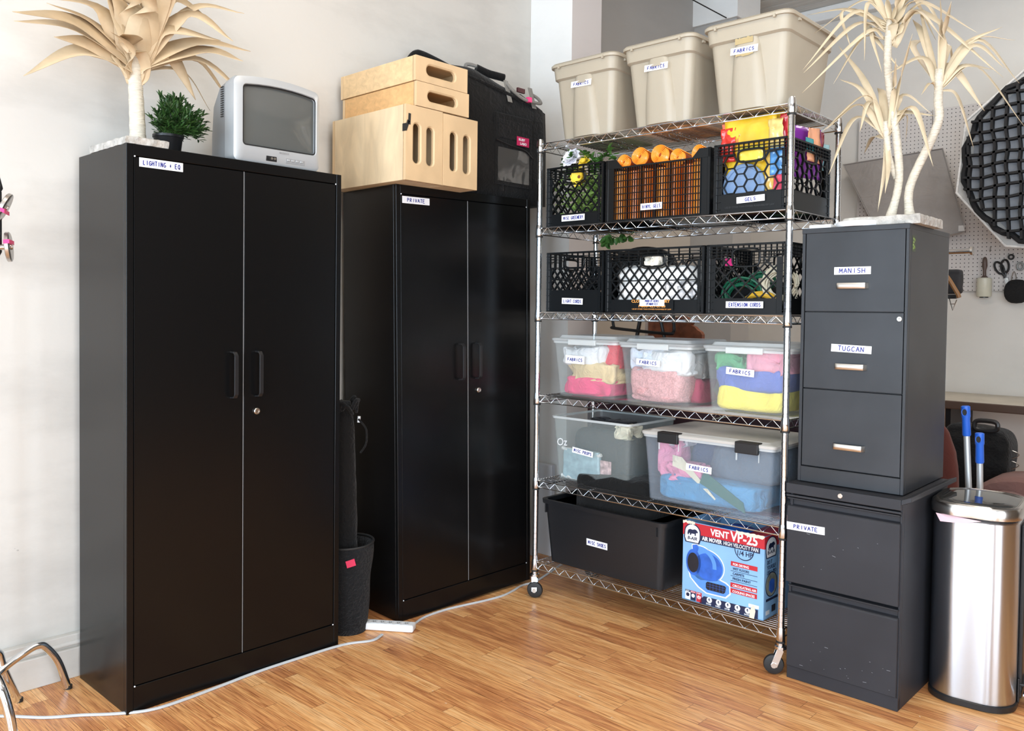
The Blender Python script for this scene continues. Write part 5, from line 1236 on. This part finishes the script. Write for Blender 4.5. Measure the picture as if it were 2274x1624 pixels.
P = [Vector((-2.88, 1.212, 1.852)), Vector((-2.885, 1.211, 1.95)), Vector((-2.895, 1.210, 2.05)), Vector((-2.90, 1.209, 2.11)), Vector((-2.90, 1.21, 2.17))]
m = M().tube([p-B0 for p in spline(P, 8)], [.0265-.0008*math.sin(i*1.9)-.00022*i for i in range(33)], 20); m.build('trunk', TRK, t, smooth='all')
for k, (w, P) in enumerate(PALM_LEAVES):
    m = M(); P = fix(P); c = Vector((-2.90, 1.209, 2.06)); rd = random.Random(k)
    V = [c+(P[0]-c)*.15+Vector((0, 0, -.005)), P[0], P[1], P[2]]
    out = (P[2]-P[0]); up = Vector((.75+rd.uniform(-.2, .3), rd.uniform(-.75, -.1), .75+rd.uniform(-.3, .3)))
    leaf(m, [p-B0 for p in V], w*(1.5 if w > .022 else 1.1), up, .5, rd.uniform(.1, .35)); m.build('leaf', DRY, t, smooth='all', solid=.0012, sheet=True)
t = thing('artificial_yucca', 'dried cream yucca with three thin trunks on the file cabinet', 'plant', (-1.06, 3.1, 1.6245)); B0 = Vector((-1.06, 3.1, 1.6245))
slabm(-.14, .115, -.125, .12, 0, .032, 5).build('plaster_base', PLAST, t)
q = M(); rr = ((.0135, .012), (.011, .011), (.0145, .012))
for k, T in enumerate(YUCCA_TRUNKS):
    T = [Vector(p) for p in T]; T[0].z = 1.640; T[0].y = 3.08+.02*k
    if k == 1: T[0] = Vector((T[0].x+.006, 3.11, T[0].z)); T[0].z = 1.80
    S = spline(T, 8); n = len(S); q = M().tube([p-B0 for p in S], [rr[k][0]-.0006*(i % 2)+(.006*max(0, 1-i/4) if k != 1 else 0) for i in range(n)], 14); q.build('trunk', TRK, t, smooth='all')
for k, (w, P) in enumerate(YUCCA_LEAVES):
    m = M(); P = fix(P); rd = random.Random(k+50); up = Vector((rd.uniform(-.2, .9), rd.uniform(-1., -.2), .8+rd.uniform(-.3, .3)))
    leaf(m, [p-B0 for p in P], w, up, .7, .25, .35); m.build('leaf', DRY2, t, smooth='all', solid=.0008, sheet=True)
# plate and board on the file cabinet
t = M(); t.X = Matrix.Translation((-1.155, 3.02, 1.6248)); t.lathe([(.001, 0), (.080, 0), (.083, .004), (.083, .016), (.078, .020), (.001, .020)], 32)
tag(t.build('white_turntable', WHITEP, smooth=True), 'round white disc lying at the left end of the file cabinet top', 'disc')
tag(M().box(-1.325, -1.245, 2.975, 3.10, 1.6246, 1.6396).build('white_block', WHITEP, bevel=.003), 'flat white block beside the round disc on the file cabinet', 'block')
# ================================================================== floor objects between the cabinets
MESHB = cloth('black_mesh_fabric', (.008, .008, .009), .8, 70)
t = thing('waste_basket', 'crumpled black mesh waste basket between the tall cabinets', 'basket', (-2.835, 2.045, 0))
m = M(); rings = []; n = 30
for i in range(12):
    z = .36*i/11; r = .080+.028*i/11; ring = []
    for k in range(n):
        a = 2*PI*k/n; q_ = r*(1+.09*noise.noise(Vector((math.cos(a)*1.6, math.sin(a)*1.6, z*11)))*(1 if 0 < i < 11 else .2)); ring.append(Vector((q_*math.cos(a)*1.02, q_*math.sin(a)*.95, z)))
    rings.append(ring)
m.loft(rings, True, False); m.build('mesh_wall', MESHB, t, smooth='all', solid=.003)
q = M(); q.tube([(.110*math.cos(2*PI*k/30), .1035*math.sin(2*PI*k/30), .362+.006*math.sin(2*PI*k/30)) for k in range(30)], .0045, 8, loop=True); q.build('rim', BLKRUB, t, smooth=True)
q = M(); q.X = Matrix.Translation((.094, -.052, .302)) @ Matrix.Rotation(-.50, 4, 'Z') @ Matrix.Rotation(.25, 4, 'X'); q.box(0, .0015, -.018, .018, -.014, .014); q.build('tape_patch', mat('crimson_tape', (.62, .02, .08), .5), t, label='red tape square')
t = thing('tripod_bag', 'tall black stand bag standing in the waste basket', 'bag', (-2.845, 2.03, .008))
m = M(); rings = []
for i in range(26):
    z = .93*i/25; r = .050*(1+.0*i) if i < 23 else .050-.006*(i-22); ring = []
    for k in range(20):
        a = 2*PI*k/20; q_ = r*(1+.10*noise.noise(Vector((math.cos(a)*2, math.sin(a)*2, z*14)))); ring.append(Vector((q_*math.cos(a)+.012*math.sin(z*5), q_*math.sin(a)*1.0, z)))
    rings.append(ring)
m.loft(rings); m.build('bag_body', NYL, t, smooth='all')
q = M(); rd = random.Random(3)
for k in range(16):
    a = rd.uniform(0, 2*PI); q.tube(spline([(.045*math.cos(a), .045*math.sin(a), .90), (.06*math.cos(a+.3), .06*math.sin(a+.3), .925+rd.uniform(-.01, .02)), (.05*math.cos(a+.9), .05*math.sin(a+.9), .895+rd.uniform(-.02, .02))], 4), .007, 6)
q.build('gathered_mouth', NYL, t, smooth='all')
q = M().tube(spline([(.05, .035, .86), (.075, .055, .82), (.07, .06, .76), (.052, .045, .72)]), .004, 6); q.build('strap', NYL, t, smooth=True)
M().cyl((.045, .04, .845), (.046, .042, .87), .006, 10).build('cord_lock', WHITEP, t, smooth=True)
t = thing('tripod', 'thin black folded stand leaning between the tall cabinets', 'stand', (-2.90, 1.955, 0)); 
M().tube([(.0, .0, .0), (.01, .0, .90)], .011, 10).build('pole', BLKPL, t, smooth=True); M().lathe([(.018, .87), (.02, .88), (.02, .92), (.012, .93)], 14, (.01, 0, 0)).build('head', BLKPL, t, smooth=True)
# power strip
t = thing('power_strip', 'white power strip lying on the floor by the inner cabinet', 'power strip', (-2.715, 2.155, .001), .62)
M().box(-.118, .118, -.026, .026, 0, .030).build('housing', WHITEP, t, bevel=.008, seg=3)
for k in range(6):
    x = -.085+.034*k; o = M().box(x-.011, x+.011, -.017, .017, .0302, .0312).build('outlet', mat('outlet_face', (.66, .67, .68), .5), t, bevel=.001)
    q = M().box(x-.005, x-.003, -.006, .004, .0312, .0316); q.box(x+.003, x+.005, -.006, .004, .0312, .0316); q.cyl((x, -.011, .0311), (x, -.011, .0317), .002, 8); q.build('slots', BLKPL, o)
CAB = mat('grey_white_cable', (.52, .54, .55), .5)
P = [(-3.04, .74, .005), (-2.993, .824, .0045), (-2.883, .92, .0045), (-2.819, 1.006, .0045), (-2.752, 1.085, .0045), (-2.700, 1.17, .0045), (-2.690, 1.269, .0045), (-2.702, 1.439, .0045), (-2.712, 1.556, .0045), (-2.712, 1.71, .0045), (-2.700, 1.927, .0045), (-2.655, 2.035, .0045), (-2.672, 2.10, .006)]
q = M(); S = spline(P, 6)
q.tube([p+Vector((.0022, 0, 0)) for p in S], .0042, 8); q.tube([p-Vector((.0022, 0, 0)) for p in S], .0042, 8)
tag(q.build('floor_cable', CAB, smooth=True), 'pale grey flat cord running along the floor past the left cabinet', 'cord')
P = [(-2.665, 2.165, .012), (-2.66, 2.23, .0045), (-2.700, 2.343, .0045), (-2.705, 2.46, .0045), (-2.690, 2.56, .0045), (-2.665, 2.68, .0045), (-2.655, 2.78, .0045), (-2.670, 2.87, .0045), (-2.690, 2.95, .0045), (-2.685, 3.04, .0045), (-2.73, 3.2, .0045), (-2.80, 3.42, .0045)]
q = M().tube(spline(P, 6), .0052, 8); tag(q.build('floor_cable', CAB, smooth=True), 'grey cord hugging the foot of the inner cabinet', 'cord')
# ================================================================== stand at the far left
t = thing('light_stand', 'chrome legged stand with taped grip heads at the left edge', 'light stand', (-2.92, .765, 0))
CH3 = CHROME2; base = Vector((0, 0, 0))
def leg(P, r=.0125):
    q = M().tube(spline(P, 7), r, 14); o = q.build('leg', CH3, t, smooth=True); p = Vector(P[-1]); c = M().cyl(p+Vector((0, 0, .0)), p+Vector((0, 0, .012)), r+.001, 14).build('foot_cap', BLKRUB, o, smooth=True)
leg([(0, -.02, .10), (-.07, .01, .100), (-.12, .075, .131), (-.13, .155, .170), (-.131, .190, .179), (-.132, .213, .165), (-.134, .251, .105), (-.138, .284, .001)])
leg([(-.0, -.01, .20), (-.08, .03, .210), (-.125, .070, .190), (-.132, .088, .125), (-.150, .135, .001)])
leg([(.02, -.01, .26), (.14, -.03, .262), (.215, -.022, .225), (.245, -.005, .14), (.262, .010, .001)], .0135)
M().tube([(0, 0, .09), (0, 0, 1.02)], .0165, 14).build('lower_column', CH3, t, smooth=True)
M().tube([(0, .0, 1.0), (0, 0, 1.45), (0, .003, 1.458), (0, .038, 1.468), (0, .041, 1.476), (0, .041, 1.66)], .0085, 12).build('riser', BLKPL, t, smooth=True)
M().lathe([(.004, 1.66), (.004, 1.685), (.010, 1.66), (.012, 1.65), (.007, 1.64), (.007, 1.62)], 14, (0, .041, .02)).build('top_pin', BLKPL, t, smooth=True)
NPK = mat('neon_pink_tape', (.88, .03, .20), .5); GRH = mat('grip_head_metal', (.50, .47, .44), .28, .9)
for z, a, b in ((1.612, .50, .55), (1.492, -.12, .20)):
    c = Vector((.02, .050 if z > 1.5 else .062, z)); h_ = None
    for off, R_ in ((-.040, .042), (0.0, .046)):
        ax = Vector((.35, .85*math.cos(a), .85*math.sin(-a))).normalized(); ax = Vector((.40, .88, -.45 if z > 1.5 else .08)).normalized()
        u = ax.orthogonal().normalized(); v = ax.cross(u); cc = c+ax*off
        q = M(); q.loft([[cc+ax*k+(u*math.cos(2*PI*i/28)+v*math.sin(2*PI*i/28))*r for i in range(28)] for k, r in ((-.006, .012), (-.006, R_-.002), (-.004, R_), (.005, R_), (.007, R_-.003), (.006, .010), (.010, .008), (.011, .001))])
        h_ = q.build('grip_disc', GRH, t, smooth=True)
    zz = -.012 if z > 1.5 else .014
    q = M(); q.loft([[cc+ax*k+Vector((0, 0, 1))*(zz+s)+u*0+w_ for k, s in ((-.0075, -.006), (.0085, -.006), (.0085, .006), (-.0075, .006))] for w_ in (Vector((0, 0, 0))+ax.cross(Vector((0, 0, 1))).normalized()*e for e in (-.0455, .0455))]); q.build('tape_band', NPK, t, label='neon pink tape band')
    M().cyl(c-ax*.06, c+ax*.012, .009, 12).build('knob_shaft', GRH, t, smooth=True)
# ================================================================== waste bin on the right
t = thing('pedal_bin', 'tall brushed steel pedal bin beside the file cabinets', 'bin', (-.812, 3.262, 0), .10)
def binr(e, z, bow=0): 
    r = rrect(-.132-e, .132+e, -.165-e, .165+e, min(.092, .120+e), z, 9); return r
m = M(); m.loft([binr(-.002, .022), binr(0, .030), binr(0, .40), binr(-.001, .628), binr(-.006, .632)]); m.build('body', STEEL, t, smooth=True)
m = M(); m.loft([binr(-.001, 0), binr(.003, .003), binr(.003, .020), binr(-.001, .024)]); m.build('base_ring', BLKPL, t, smooth=True)
m = M(); m.loft([binr(.002, .640), binr(.006, .643), binr(.007, .668), binr(.003, .680), binr(-.006, .684), binr(-.014, .680)]); m.build('lid', mat('lid_steel', (.60, .57, .53), .22, 1.), t, smooth=True)
m = M(); m.loft([binr(-.014, .6805), binr(-.018, .683), binr(-.05, .686)]); m.build('lid_top', mat('glossy_black_lid', (.10, .10, .095), .04, .6, spec=.8), t, smooth=True)
m = M(); m.loft([binr(-.006, .632), binr(-.006, .641)]); m.build('lid_gap', BLKPL, t)
m = M(); m.box(.132, .146, -.05, .06, .03, .62); m.build('hinge_cover', BLKPL, t, bevel=.006)
m = M(); m.box(.134, .20, -.055, .05, .075, .083); m.box(.134, .14, -.06, .055, .02, .10); m.build('pedal_bracket', BLKPL, t, bevel=.002)
m = M().box(.150, .235, -.07, .035, .046, .056); m.build('pedal', STEEL, t, bevel=.003)
m = M(); m.loft([[Vector(p) for p in r] for r in ([(-.112, -.150, .640), (.03, -.174, .637), (.03, -.172, .637), (-.112, -.148, .640)], [(-.095, -.164, .616), (-.03, -.178, .622), (-.03, -.176, .622), (-.095, -.162, .616)])]); m.build('liner_edge', mat('pale_pink_liner', (.80, .55, .60), .5), t)
ALU = mat('grey_handle_tube', (.50, .51, .51), .35, .4); BLUP = mat('blue_handle_grip', (.02, .13, .62), .4)
for lab, p0, p1 in (('taller mop handle with blue grip behind the steel bin', (-.895, 3.58, .02), (-.957, 3.60, .965)), ('shorter mop handle with blue grip behind the steel bin', (-.880, 3.60, .02), (-.905, 3.60, .865))):
    t = thing('mop_handle', lab, 'mop', p0); p0 = Vector(p0); d = (Vector(p1)-p0); L_ = d.length; u = d.normalized()
    M().tube([Vector((0, 0, 0)), u*(L_-.10)], .0115, 12).build('tube', ALU, t, smooth=True)
    q = M().tube([u*(L_-.115), u*(L_-.11), u*(L_-.045), u*(L_-.04), u*L_, u*(L_+.003)], [.013, .0155, .0145, .0165, .0165, .011], 14); g = q.build('grip', BLUP, t, smooth=True)
    s = u.cross(Vector((0, 1, 0))).normalized(); c = u*(L_-.022)-Vector((0, .0163, 0))
    q = M().tube([c+(u*math.cos(a)*.014+s*math.sin(a)*.010) for a in [2*PI*k/16 for k in range(16)]], .002, 6, loop=True); q.build('hang_hole_rim', BLUP, g, smooth=True)
    q = M().prism([(math.sin(a)*.008, math.cos(a)*.012) for a in [2*PI*k/16 for k in range(16)]], c+Vector((0, -.0006, 0)), s, u, .0004); q.build('hang_hole', BLKRUB, g)
# ================================================================== far right background
t = thing('wall_counter', 'brown edged laminate counter along the far wall', 'counter', (-1.0, 5.8, .785))
M().box(-.95, 3.9, -.34, .275, 0, .028).build('top', mat('counter_laminate', (.50, .45, .37), .5, var=.1), t, bevel=.002)
M().box(-.95, 3.9, -.356, -.34, -.022, .026).build('front_edge', mat('dark_wood_edge', (.075, .045, .032), .35), t, bevel=.006, seg=3)
for x in (-.6, 1.2): M().box(x, x+.03, -.2, .27, -.20, 0).build('bracket', BLKPL, t)
q = M().box(-1.16, -1.02, 5.50, 5.55, .814, .830); tag(q.build('clamp_bar', BLKPL, bevel=.004), 'black bar lying on the counter edge at the right', 'bar')
PEG = peg_mat()
t = M().box(-2.346, -1.86, 6.052, 6.060, 1.48, 2.695); tag(t.build('pegboard', PEG), 'white pegboard panel left of the panel with the tools', 'pegboard', 'pegboards')
t = M().box(-1.855, -.60, 6.052, 6.060, 1.48, 2.695); tag(t.build('pegboard', PEG), 'white pegboard panel carrying scissors and tools', 'pegboard', 'pegboards')
HK = mat('hook_wire', (.45, .44, .42), .3, 1.)
def hook(x, z, lab, g='small wire hooks on the pegboard'):
    q = M().tube(spline([(0, 0, .02), (0, -.012, .02), (0, -.015, 0), (.001, -.024, -.012), (0, -.034, -.002)], 4), .0022, 6); return tag(q.build('peg_hook', HK, loc=(x, 6.051, z), smooth=True), lab, 'hook', g)
hook(-1.485, 1.742, 'small wire hook alone above the scissors'); hook(-1.410, 1.885, 'wire hook high above the black pouch'); hook(-1.395, 1.585, 'wire hook left of the pouch clip')
t = thing('lint_roller', 'cream cylinder roller with brown handle hanging on the pegboard', 'roller', (-1.508, 6.01, 1.44))
M().lathe([(.001, .002), (.038, .002), (.043, .008), (.043, .118), (.036, .124), (.001, .124)], 24).build('roller_sleeve', mat('cream_roller', (.62, .60, .48), .4), t, smooth=True)
M().lathe([(.001, -.004), (.026, -.004), (.026, .003)], 18).build('end_cap', BLKPL, t, smooth=True)
q = M().lathe([(.024, .124), (.010, .138), (.009, .17), (.016, .20), (.014, .235), (.010, .252), (.002, .258)], 14); q.build('handle', mat('brown_handle', (.10, .065, .05), .5), t, smooth=True)
t = thing('scissors', 'black handled scissors hanging open on the pegboard', 'scissors', (-1.395, 6.035, 1.56))
for sx, a in ((-1, .50), (1, .05)):
    R_ = Matrix.Rotation(-a, 3, 'Y')
    pts = [R_ @ Vector((.022*math.sin(k*2*PI/18)+0, 0, .075+.042*math.cos(k*2*PI/18))) for k in range(18)]
    M().tube(pts, .0065, 8, loop=True).build('finger_ring', BLKPL, t, smooth=True)
    M().tube([R_ @ Vector((0, 0, .035)), Vector((0, 0, 0))], [.008, .006], 8).build('shank', BLKPL, t, smooth=True)
q = M().prism([(-.010, .01), (.010, .01), (.050, -.12), (.044, -.12), (.004, -.04)], (0, 0, 0), (1, 0, 0), (0, 0, 1), -.002); q.build('blade', NICKEL, t)
M().cyl((.004, -.008, -.004), (.004, .002, -.004), .006, 12).build('pivot', NICKEL, t, smooth=True)
q = M().tube([(.014*math.cos(2*PI*k/18), 0, .014*math.sin(2*PI*k/18)) for k in range(18)], .0055, 8, loop=True); tag(q.build('black_ring', BLKRUB, loc=(-1.365, 6.03, 1.693), smooth=True), 'small black ring hanging beside the scissors', 'ring')
q = M().tube([(.017*math.cos(2*PI*k/18), 0, .022*math.sin(2*PI*k/18)) for k in range(18)], .007, 8, loop=True); tag(q.build('tape_roll', mat('grey_ring', (.25, .26, .25), .4), loc=(-1.312, 6.03, 1.632), smooth=True), 'grey ring at the right edge of the pegboard', 'ring')
t = thing('lens_pouch', 'black fluffy pouch hanging on a metal clip', 'pouch', (-1.322, 6.0, 1.40))
m = M(); rings = []
for i in range(12):
    ph = -PI/2+PI*i/11; rings.append([Vector((.072*math.cos(ph)**.7*math.cos(a)*(1+.08*noise.noise(Vector((math.cos(a)*4, math.sin(a)*4, i)))), .03*math.cos(ph)*math.sin(a), .075+.075*math.sin(ph)*1.0)) for a in [2*PI*k/26 for k in range(26)]] if 0 < i < 11 else [Vector((0.001*math.cos(2*PI*k/26), .001*math.sin(2*PI*k/26), .075+.075*math.sin(ph))) for k in range(26)])
m.loft(rings); m.build('pouch_body', mat('black_fleece', (.006, .006, .006), .9, bump=.8, bs=120), t, smooth='all')
M().tube(spline([(-.03, .0, .14), (-.028, 0, .17), (-.018, 0, .20), (-.006, 0, .17), (-.008, 0, .14)]), .003, 6).build('clip', HK, t, smooth=True)
# grey fabric modifier standing in front of the pegboard
GF = cloth('grey_modifier_fabric', (.30, .275, .255), .6, 8); GF2 = cloth('white_modifier_piping', (.62, .60, .57), .4, 30)
t = thing('folded_softbox', 'grey flat fabric panel with a pointed corner leaning on the pegboard', 'fabric panel', (-2.0, 5.93, 1.85))
pl = [(-.402, .52), (.248, .556), (.395, .010), (.27, -.015), (-.20, .12)]
m = M(); m.loft([[Vector((x, 0, z)) for x, z in pl], [Vector((x*.94, .09, z*.94+.02)) for x, z in pl]]); m.build('fabric_shell', GF, t, bevel=.006)
q = M(); q.tube([Vector((x, -.003, z)) for x, z in pl], .004, 6, loop=True); q.build('piping', GF, t, smooth=True)
q = M().box(.355, .392, -.006, .002, .012, .048); q.build('white_tag', GF2, t)
# softbox with grid
t = thing('grid_softbox', 'black egg crate grid softbox hanging in front of the pegboard', 'softbox', (-1.02, 5.55, 2.22), 0, rot=(0, .10, .0))
n = 8; R_ = .56; oc = [(R_*math.cos(2*PI*(k+.5)/n), R_*math.sin(2*PI*(k+.5)/n)) for k in range(n)]
m = M(); m.loft([[Vector((x, 0, z)) for x, z in oc], [Vector((x*1.0, .03, z*1.0)) for x, z in oc], [Vector((x*.25, .38, z*.25)) for x, z in oc]]); m.build('shell', mat('softbox_back', (.42, .41, .39), .5), t)
q = M(); q.tube([Vector((x, -.004, z)) for x, z in oc], .008, 8, loop=True); q.build('rim_piping', GF2, t, smooth=True)
q = M(); k_ = .875; q.loft([[Vector((x*k_, -.006, z*k_)) for x, z in oc], [Vector((x*k_, -.003, z*k_)) for x, z in oc]]); q.build('diffuser', mat('grey_diffuser', (.28, .29, .31), .5, var=.15, vs=12), t)
q = M(); rd = random.Random(7); s = .066; inr = lambda x, z: max(abs(x*math.cos(a)+z*math.sin(a)) for a in [2*PI*j/n for j in range(n)]) < R_*.865
def wav(a, b, f): return noise.noise(Vector((a*9, b*9, f)))*.012
for ax in (0, 1):
    for i in range(-9, 10):
        c = i*s; run = []; tl = .14
        for j in range(-36, 37):
            v = j*.0165; x, z = (c, v) if ax == 0 else (v, c); x, z = x*math.cos(tl)-z*math.sin(tl), x*math.sin(tl)+z*math.cos(tl)
            if inr(x, z): run.append((x+wav(x, z, 1), z+wav(x, z, 5)))
        if len(run) > 2:
            rows = []
            for x, z in run:
                dx, dz = (.0065, 0) if ax == 0 else (0, .0065)
                rows.append([Vector((x-dx, -.008, z-dz)), Vector((x+dx, -.008, z+dz)), Vector((x+dx, -.052, z+dz)), Vector((x-dx, -.052, z-dz))])
            q.loft(rows)
q.build('egg_crate_grid', mat('black_grid_fabric', (.006, .006, .007), .8), t)
q = M(); oc2 = [Vector((.885*R_*math.cos(a)*(1+.02*math.sin(a*17)), -.012, .885*R_*math.sin(a)*(1+.02*math.sin(a*23)))) for a in [2*PI*k/64 for k in range(64)]]
q.tube(oc2, .018, 6, loop=True); q.build('grid_border', MC['black_grid_fabric'], t, smooth=True)
# clothes rail and what hangs on it
t = thing('clothes_rail', 'chrome clothes rail rising behind the file cabinets', 'clothes rail', (-1.35, 4.6, 0))
M().tube([(.02, 0, 0), (.02, 0, 1.628)], .0125, 12).build('upright', CHROME2, t, smooth=True)
M().tube([(-.25, 0, 1.640), (.132, 0, 1.640)], .0135, 12).build('top_bar', CHROME2, t, smooth=True); M().cyl((.132, 0, 1.640), (.142, 0, 1.640), .021, 16).build('end_cap', NICKEL, t, smooth=True)
t = thing('hanger', 'wooden hanger hooked on the clothes rail', 'hanger', (-1.33, 4.66, 1.44))
q = M(); q.tube(spline([(-.12, 0, .16), (-.03, 0, .10), (.035, 0, .0), (.048, 0, -.03)]), .011, 8); q.build('arm', mat('hanger_wood', (.22, .11, .04), .5), t, smooth=True)
q = M(); q.tube(spline([(-.16, 0, .17), (-.16, 0, .20), (-.14, 0, .22), (-.12, 0, .20)]), .0025, 6); q.build('hook', HK, t, smooth=True)
t = thing('clip_hanger', 'black and chrome clip hanger on the clothes rail', 'hanger', (-1.34, 4.70, 1.40))
q = M().box(-.05, .036, -.01, .01, .005, .027); q.build('bar', BLKPL, t, bevel=.003)
q = M(); q.tube([(.0, 0, .01), (.018, 0, -.055), (.036, 0, .0)], .003, 6); q.tube([(.004, 0, -.022), (.03, 0, -.022)], .002, 6); q.build('clip', HK, t, smooth=True)
t = blob('felt_hat', mat('black_felt', (.02, .02, .022), .8), (.05, .03, .065), (-1.345, 4.76, 1.43), 3, amp=.05); tag(t, 'black rounded cap hanging behind the wooden hanger', 'cap')
# under the counter
t = thing('backpack', 'black backpack piled under the counter behind the steel bin', 'backpack', (-1.30, 5.02, 0))
o = blob('bag_body', NYL, (.18, .12, .36), (0, 0, .0), 8, parent=t, amp=.14, fold=7); o.rotation_euler = (0, .12, 0)
q = M(); q.tube([(.09+.055*math.copysign(abs(math.cos(a))**.6, math.cos(a)), -.09, .742+.026*math.copysign(abs(math.sin(a))**.6, math.sin(a))) for a in [2*PI*k/24 for k in range(24)]], .012, 8, loop=True); q.build('carry_handle', BLKPL, t, smooth=True)
q = M()
for z, s in ((.60, 1), (.545, .8)): q.tube(spline([(.15, -.03, z), (.20, -.04, z+.018), (.235*1, -.04, z-.0), (.20, -.04, z-.022), (.155, -.03, z-.018)]), .0025, 6)
q.build('zip_pull_loop', HK, t, smooth=True)
LTH = cloth('oxblood_leather', (.10, .030, .024), .3, 14); LTH2 = cloth('dusty_leather', (.20, .105, .09), .3, 14)
t = blob('red_cushion', LTH, (.115, .05, .41), (-1.245, 4.18, .0), 5, amp=.04, fold=5, e=.7); tag(t, 'dark red upright cushion back just right of the file cabinets', 'cushion')
t = thing('leather_armchair', 'dusty red leather armchair mostly hidden by the steel bin', 'armchair', (-.93, 4.75, 0))
q = M(); rings = []
for y in (-.15, -.13, .13, .15):
    e = .0 if abs(y) < .14 else .015; rings.append([Vector((.0+(.30-e)*math.copysign(abs(math.cos(a))**.7, math.cos(a)), y, .27+(.27-e)*math.copysign(abs(math.sin(a))**.8, math.sin(a)))) for a in [2*PI*k/30 for k in range(30)]])
q.loft(rings); q.build('back', LTH2, t, smooth=True)
q = M(); rings = []
for y in (-.42, -.40, -.17, -.15):
    e = 0 if -.41 < y < -.16 else .012; rings.append([Vector((-.09+(.20-e)*math.cos(a), y, .24+(.24-e)*math.sin(a))) for a in [2*PI*k/30 for k in range(30)]])
q.loft(rings); q.build('arm', LTH2, t, smooth=True)
q = M().box(-.26, .26, -.16, .10, .06, .42); q.build('seat', LTH2, t, bevel=.04, seg=4)
# ================================================================== behind the rack
t = thing('tubular_chair', 'black tubular folding chair standing behind the rack', 'chair', (-2.60, 3.80, 0))
q = M(); P = [(-.21, 0, 1.275), (-.20, 0, 1.235), (-.18, -.01, 1.225), (.15, -.01, 1.205), (.185, 0, 1.215), (.19, 0, 1.235), (.185, 0, 1.285)]
q.tube(spline(P, 5), .0085, 10); q.tube([(-.02, 0, 1.30), (-.075, .02, 1.10), (-.20, .10, .0)], .011, 8); q.tube([(.10, 0, 1.30), (.14, .02, 1.1), (.20, .12, .0)], .009, 8); q.tube([(-.21, 0, 1.27), (-.21, .0, 1.60)], .0085, 8); q.tube([(.185, 0, 1.28), (.185, .0, 1.60)], .0085, 8); q.build('frame', BLKPL, t, smooth=True)
q = M(); q.prism([(.29*math.cos(a)*.72-.01, 1.555+.115*math.sin(a)*1.0) for a in [PI*k/20 for k in range(21)]]+[(-.22, 1.45), (.20, 1.45)], (0, .02, 0), (1, 0, 0), (0, 0, 1), .03); q.build('backrest', BLKPL, t, bevel=.005)
t = thing('carved_wood_panel', 'carved orange brown wooden panel showing between the shelves', 'wooden panel', (-2.52, 4.0, 0))
rd = random.Random(2); top = [(-.175, 1.285), (-.10, 1.295), (-.02, 1.285), (.06, 1.298), (.09, 1.285), (.115, 1.262), (.105, 1.25), (.13, 1.24), (.145, 1.225), (.165, 1.215), (.175, 1.20)]
q = M().prism(top+[(.175, .0), (-.18, .0)], (0, 0, 0), (1, 0, 0), (0, 0, 1), .03); q.build('board', mat('carved_red_wood', (.28, .085, .035), .5, var=.35, vs=22), t)
q = M().box(-.185, -.165, -.036, -.028, 0, 1.29); q.build('edge_strip', mat('pale_strip', (.55, .42, .34), .6), t)
q = M()
for k in range(9): x = -.13+.03*k; q.tube(spline([(x, -.032, 1.262), (x+.012, -.034, 1.28), (x+.02, -.032, 1.264)]), .003, 5)
q.build('carving', mat('carved_red_wood_dark', (.15, .04, .02), .5), t)
LB = M().box(-3.03, -2.915, 3.42, 3.45, 0, .49); tag(LB.build('white_board', mat('pale_blue_white_board', (.72, .75, .79), .5), bevel=.003), 'narrow white board leaning in the corner behind the rack', 'board', 'white boards in the corner')
LB = M(); LB.X = Matrix.Translation((-3.0, 3.36, 0)) @ Matrix.Rotation(.04, 4, 'Y'); LB.box(-.012, .010, 0, .03, 0, .44); LB.X = None
tag(LB.build('white_board', mat('grey_white_board', (.52, .54, .56), .5), bevel=.002), 'thin grey white strip standing in front of the corner board', 'board', 'white boards in the corner')
q = M().box(-2.72, -2.52, 3.40, 3.46, .0, .09); tag(q.build('white_carton', mat('white_carton', (.66, .67, .68), .6), bevel=.003), 'low white carton on the floor behind the rack foot', 'carton')
q = M().tube([(-3.06, 4.60, 3.42), (-2.90, 5.15, 3.305)], .004, 6); tag(q.build('ceiling_cable', BLKRUB, smooth=True), 'black cable sloping down to the white beam end', 'cable')
t = thing('wine_red_box', 'long dark wine coloured box standing on the floor behind the rack', 'box', (-2.05, 3.6, 0)); M().box(-.70, .70, -.09, .09, 0, .86).build('box_body', mat('wine_box', (.035, .006, .010), .6), t, bevel=.004); M().box(-.703, .703, -.093, .093, .8602, .90).build('lid', mat('wine_box', (.035, .006, .010), .6), t, bevel=.004)
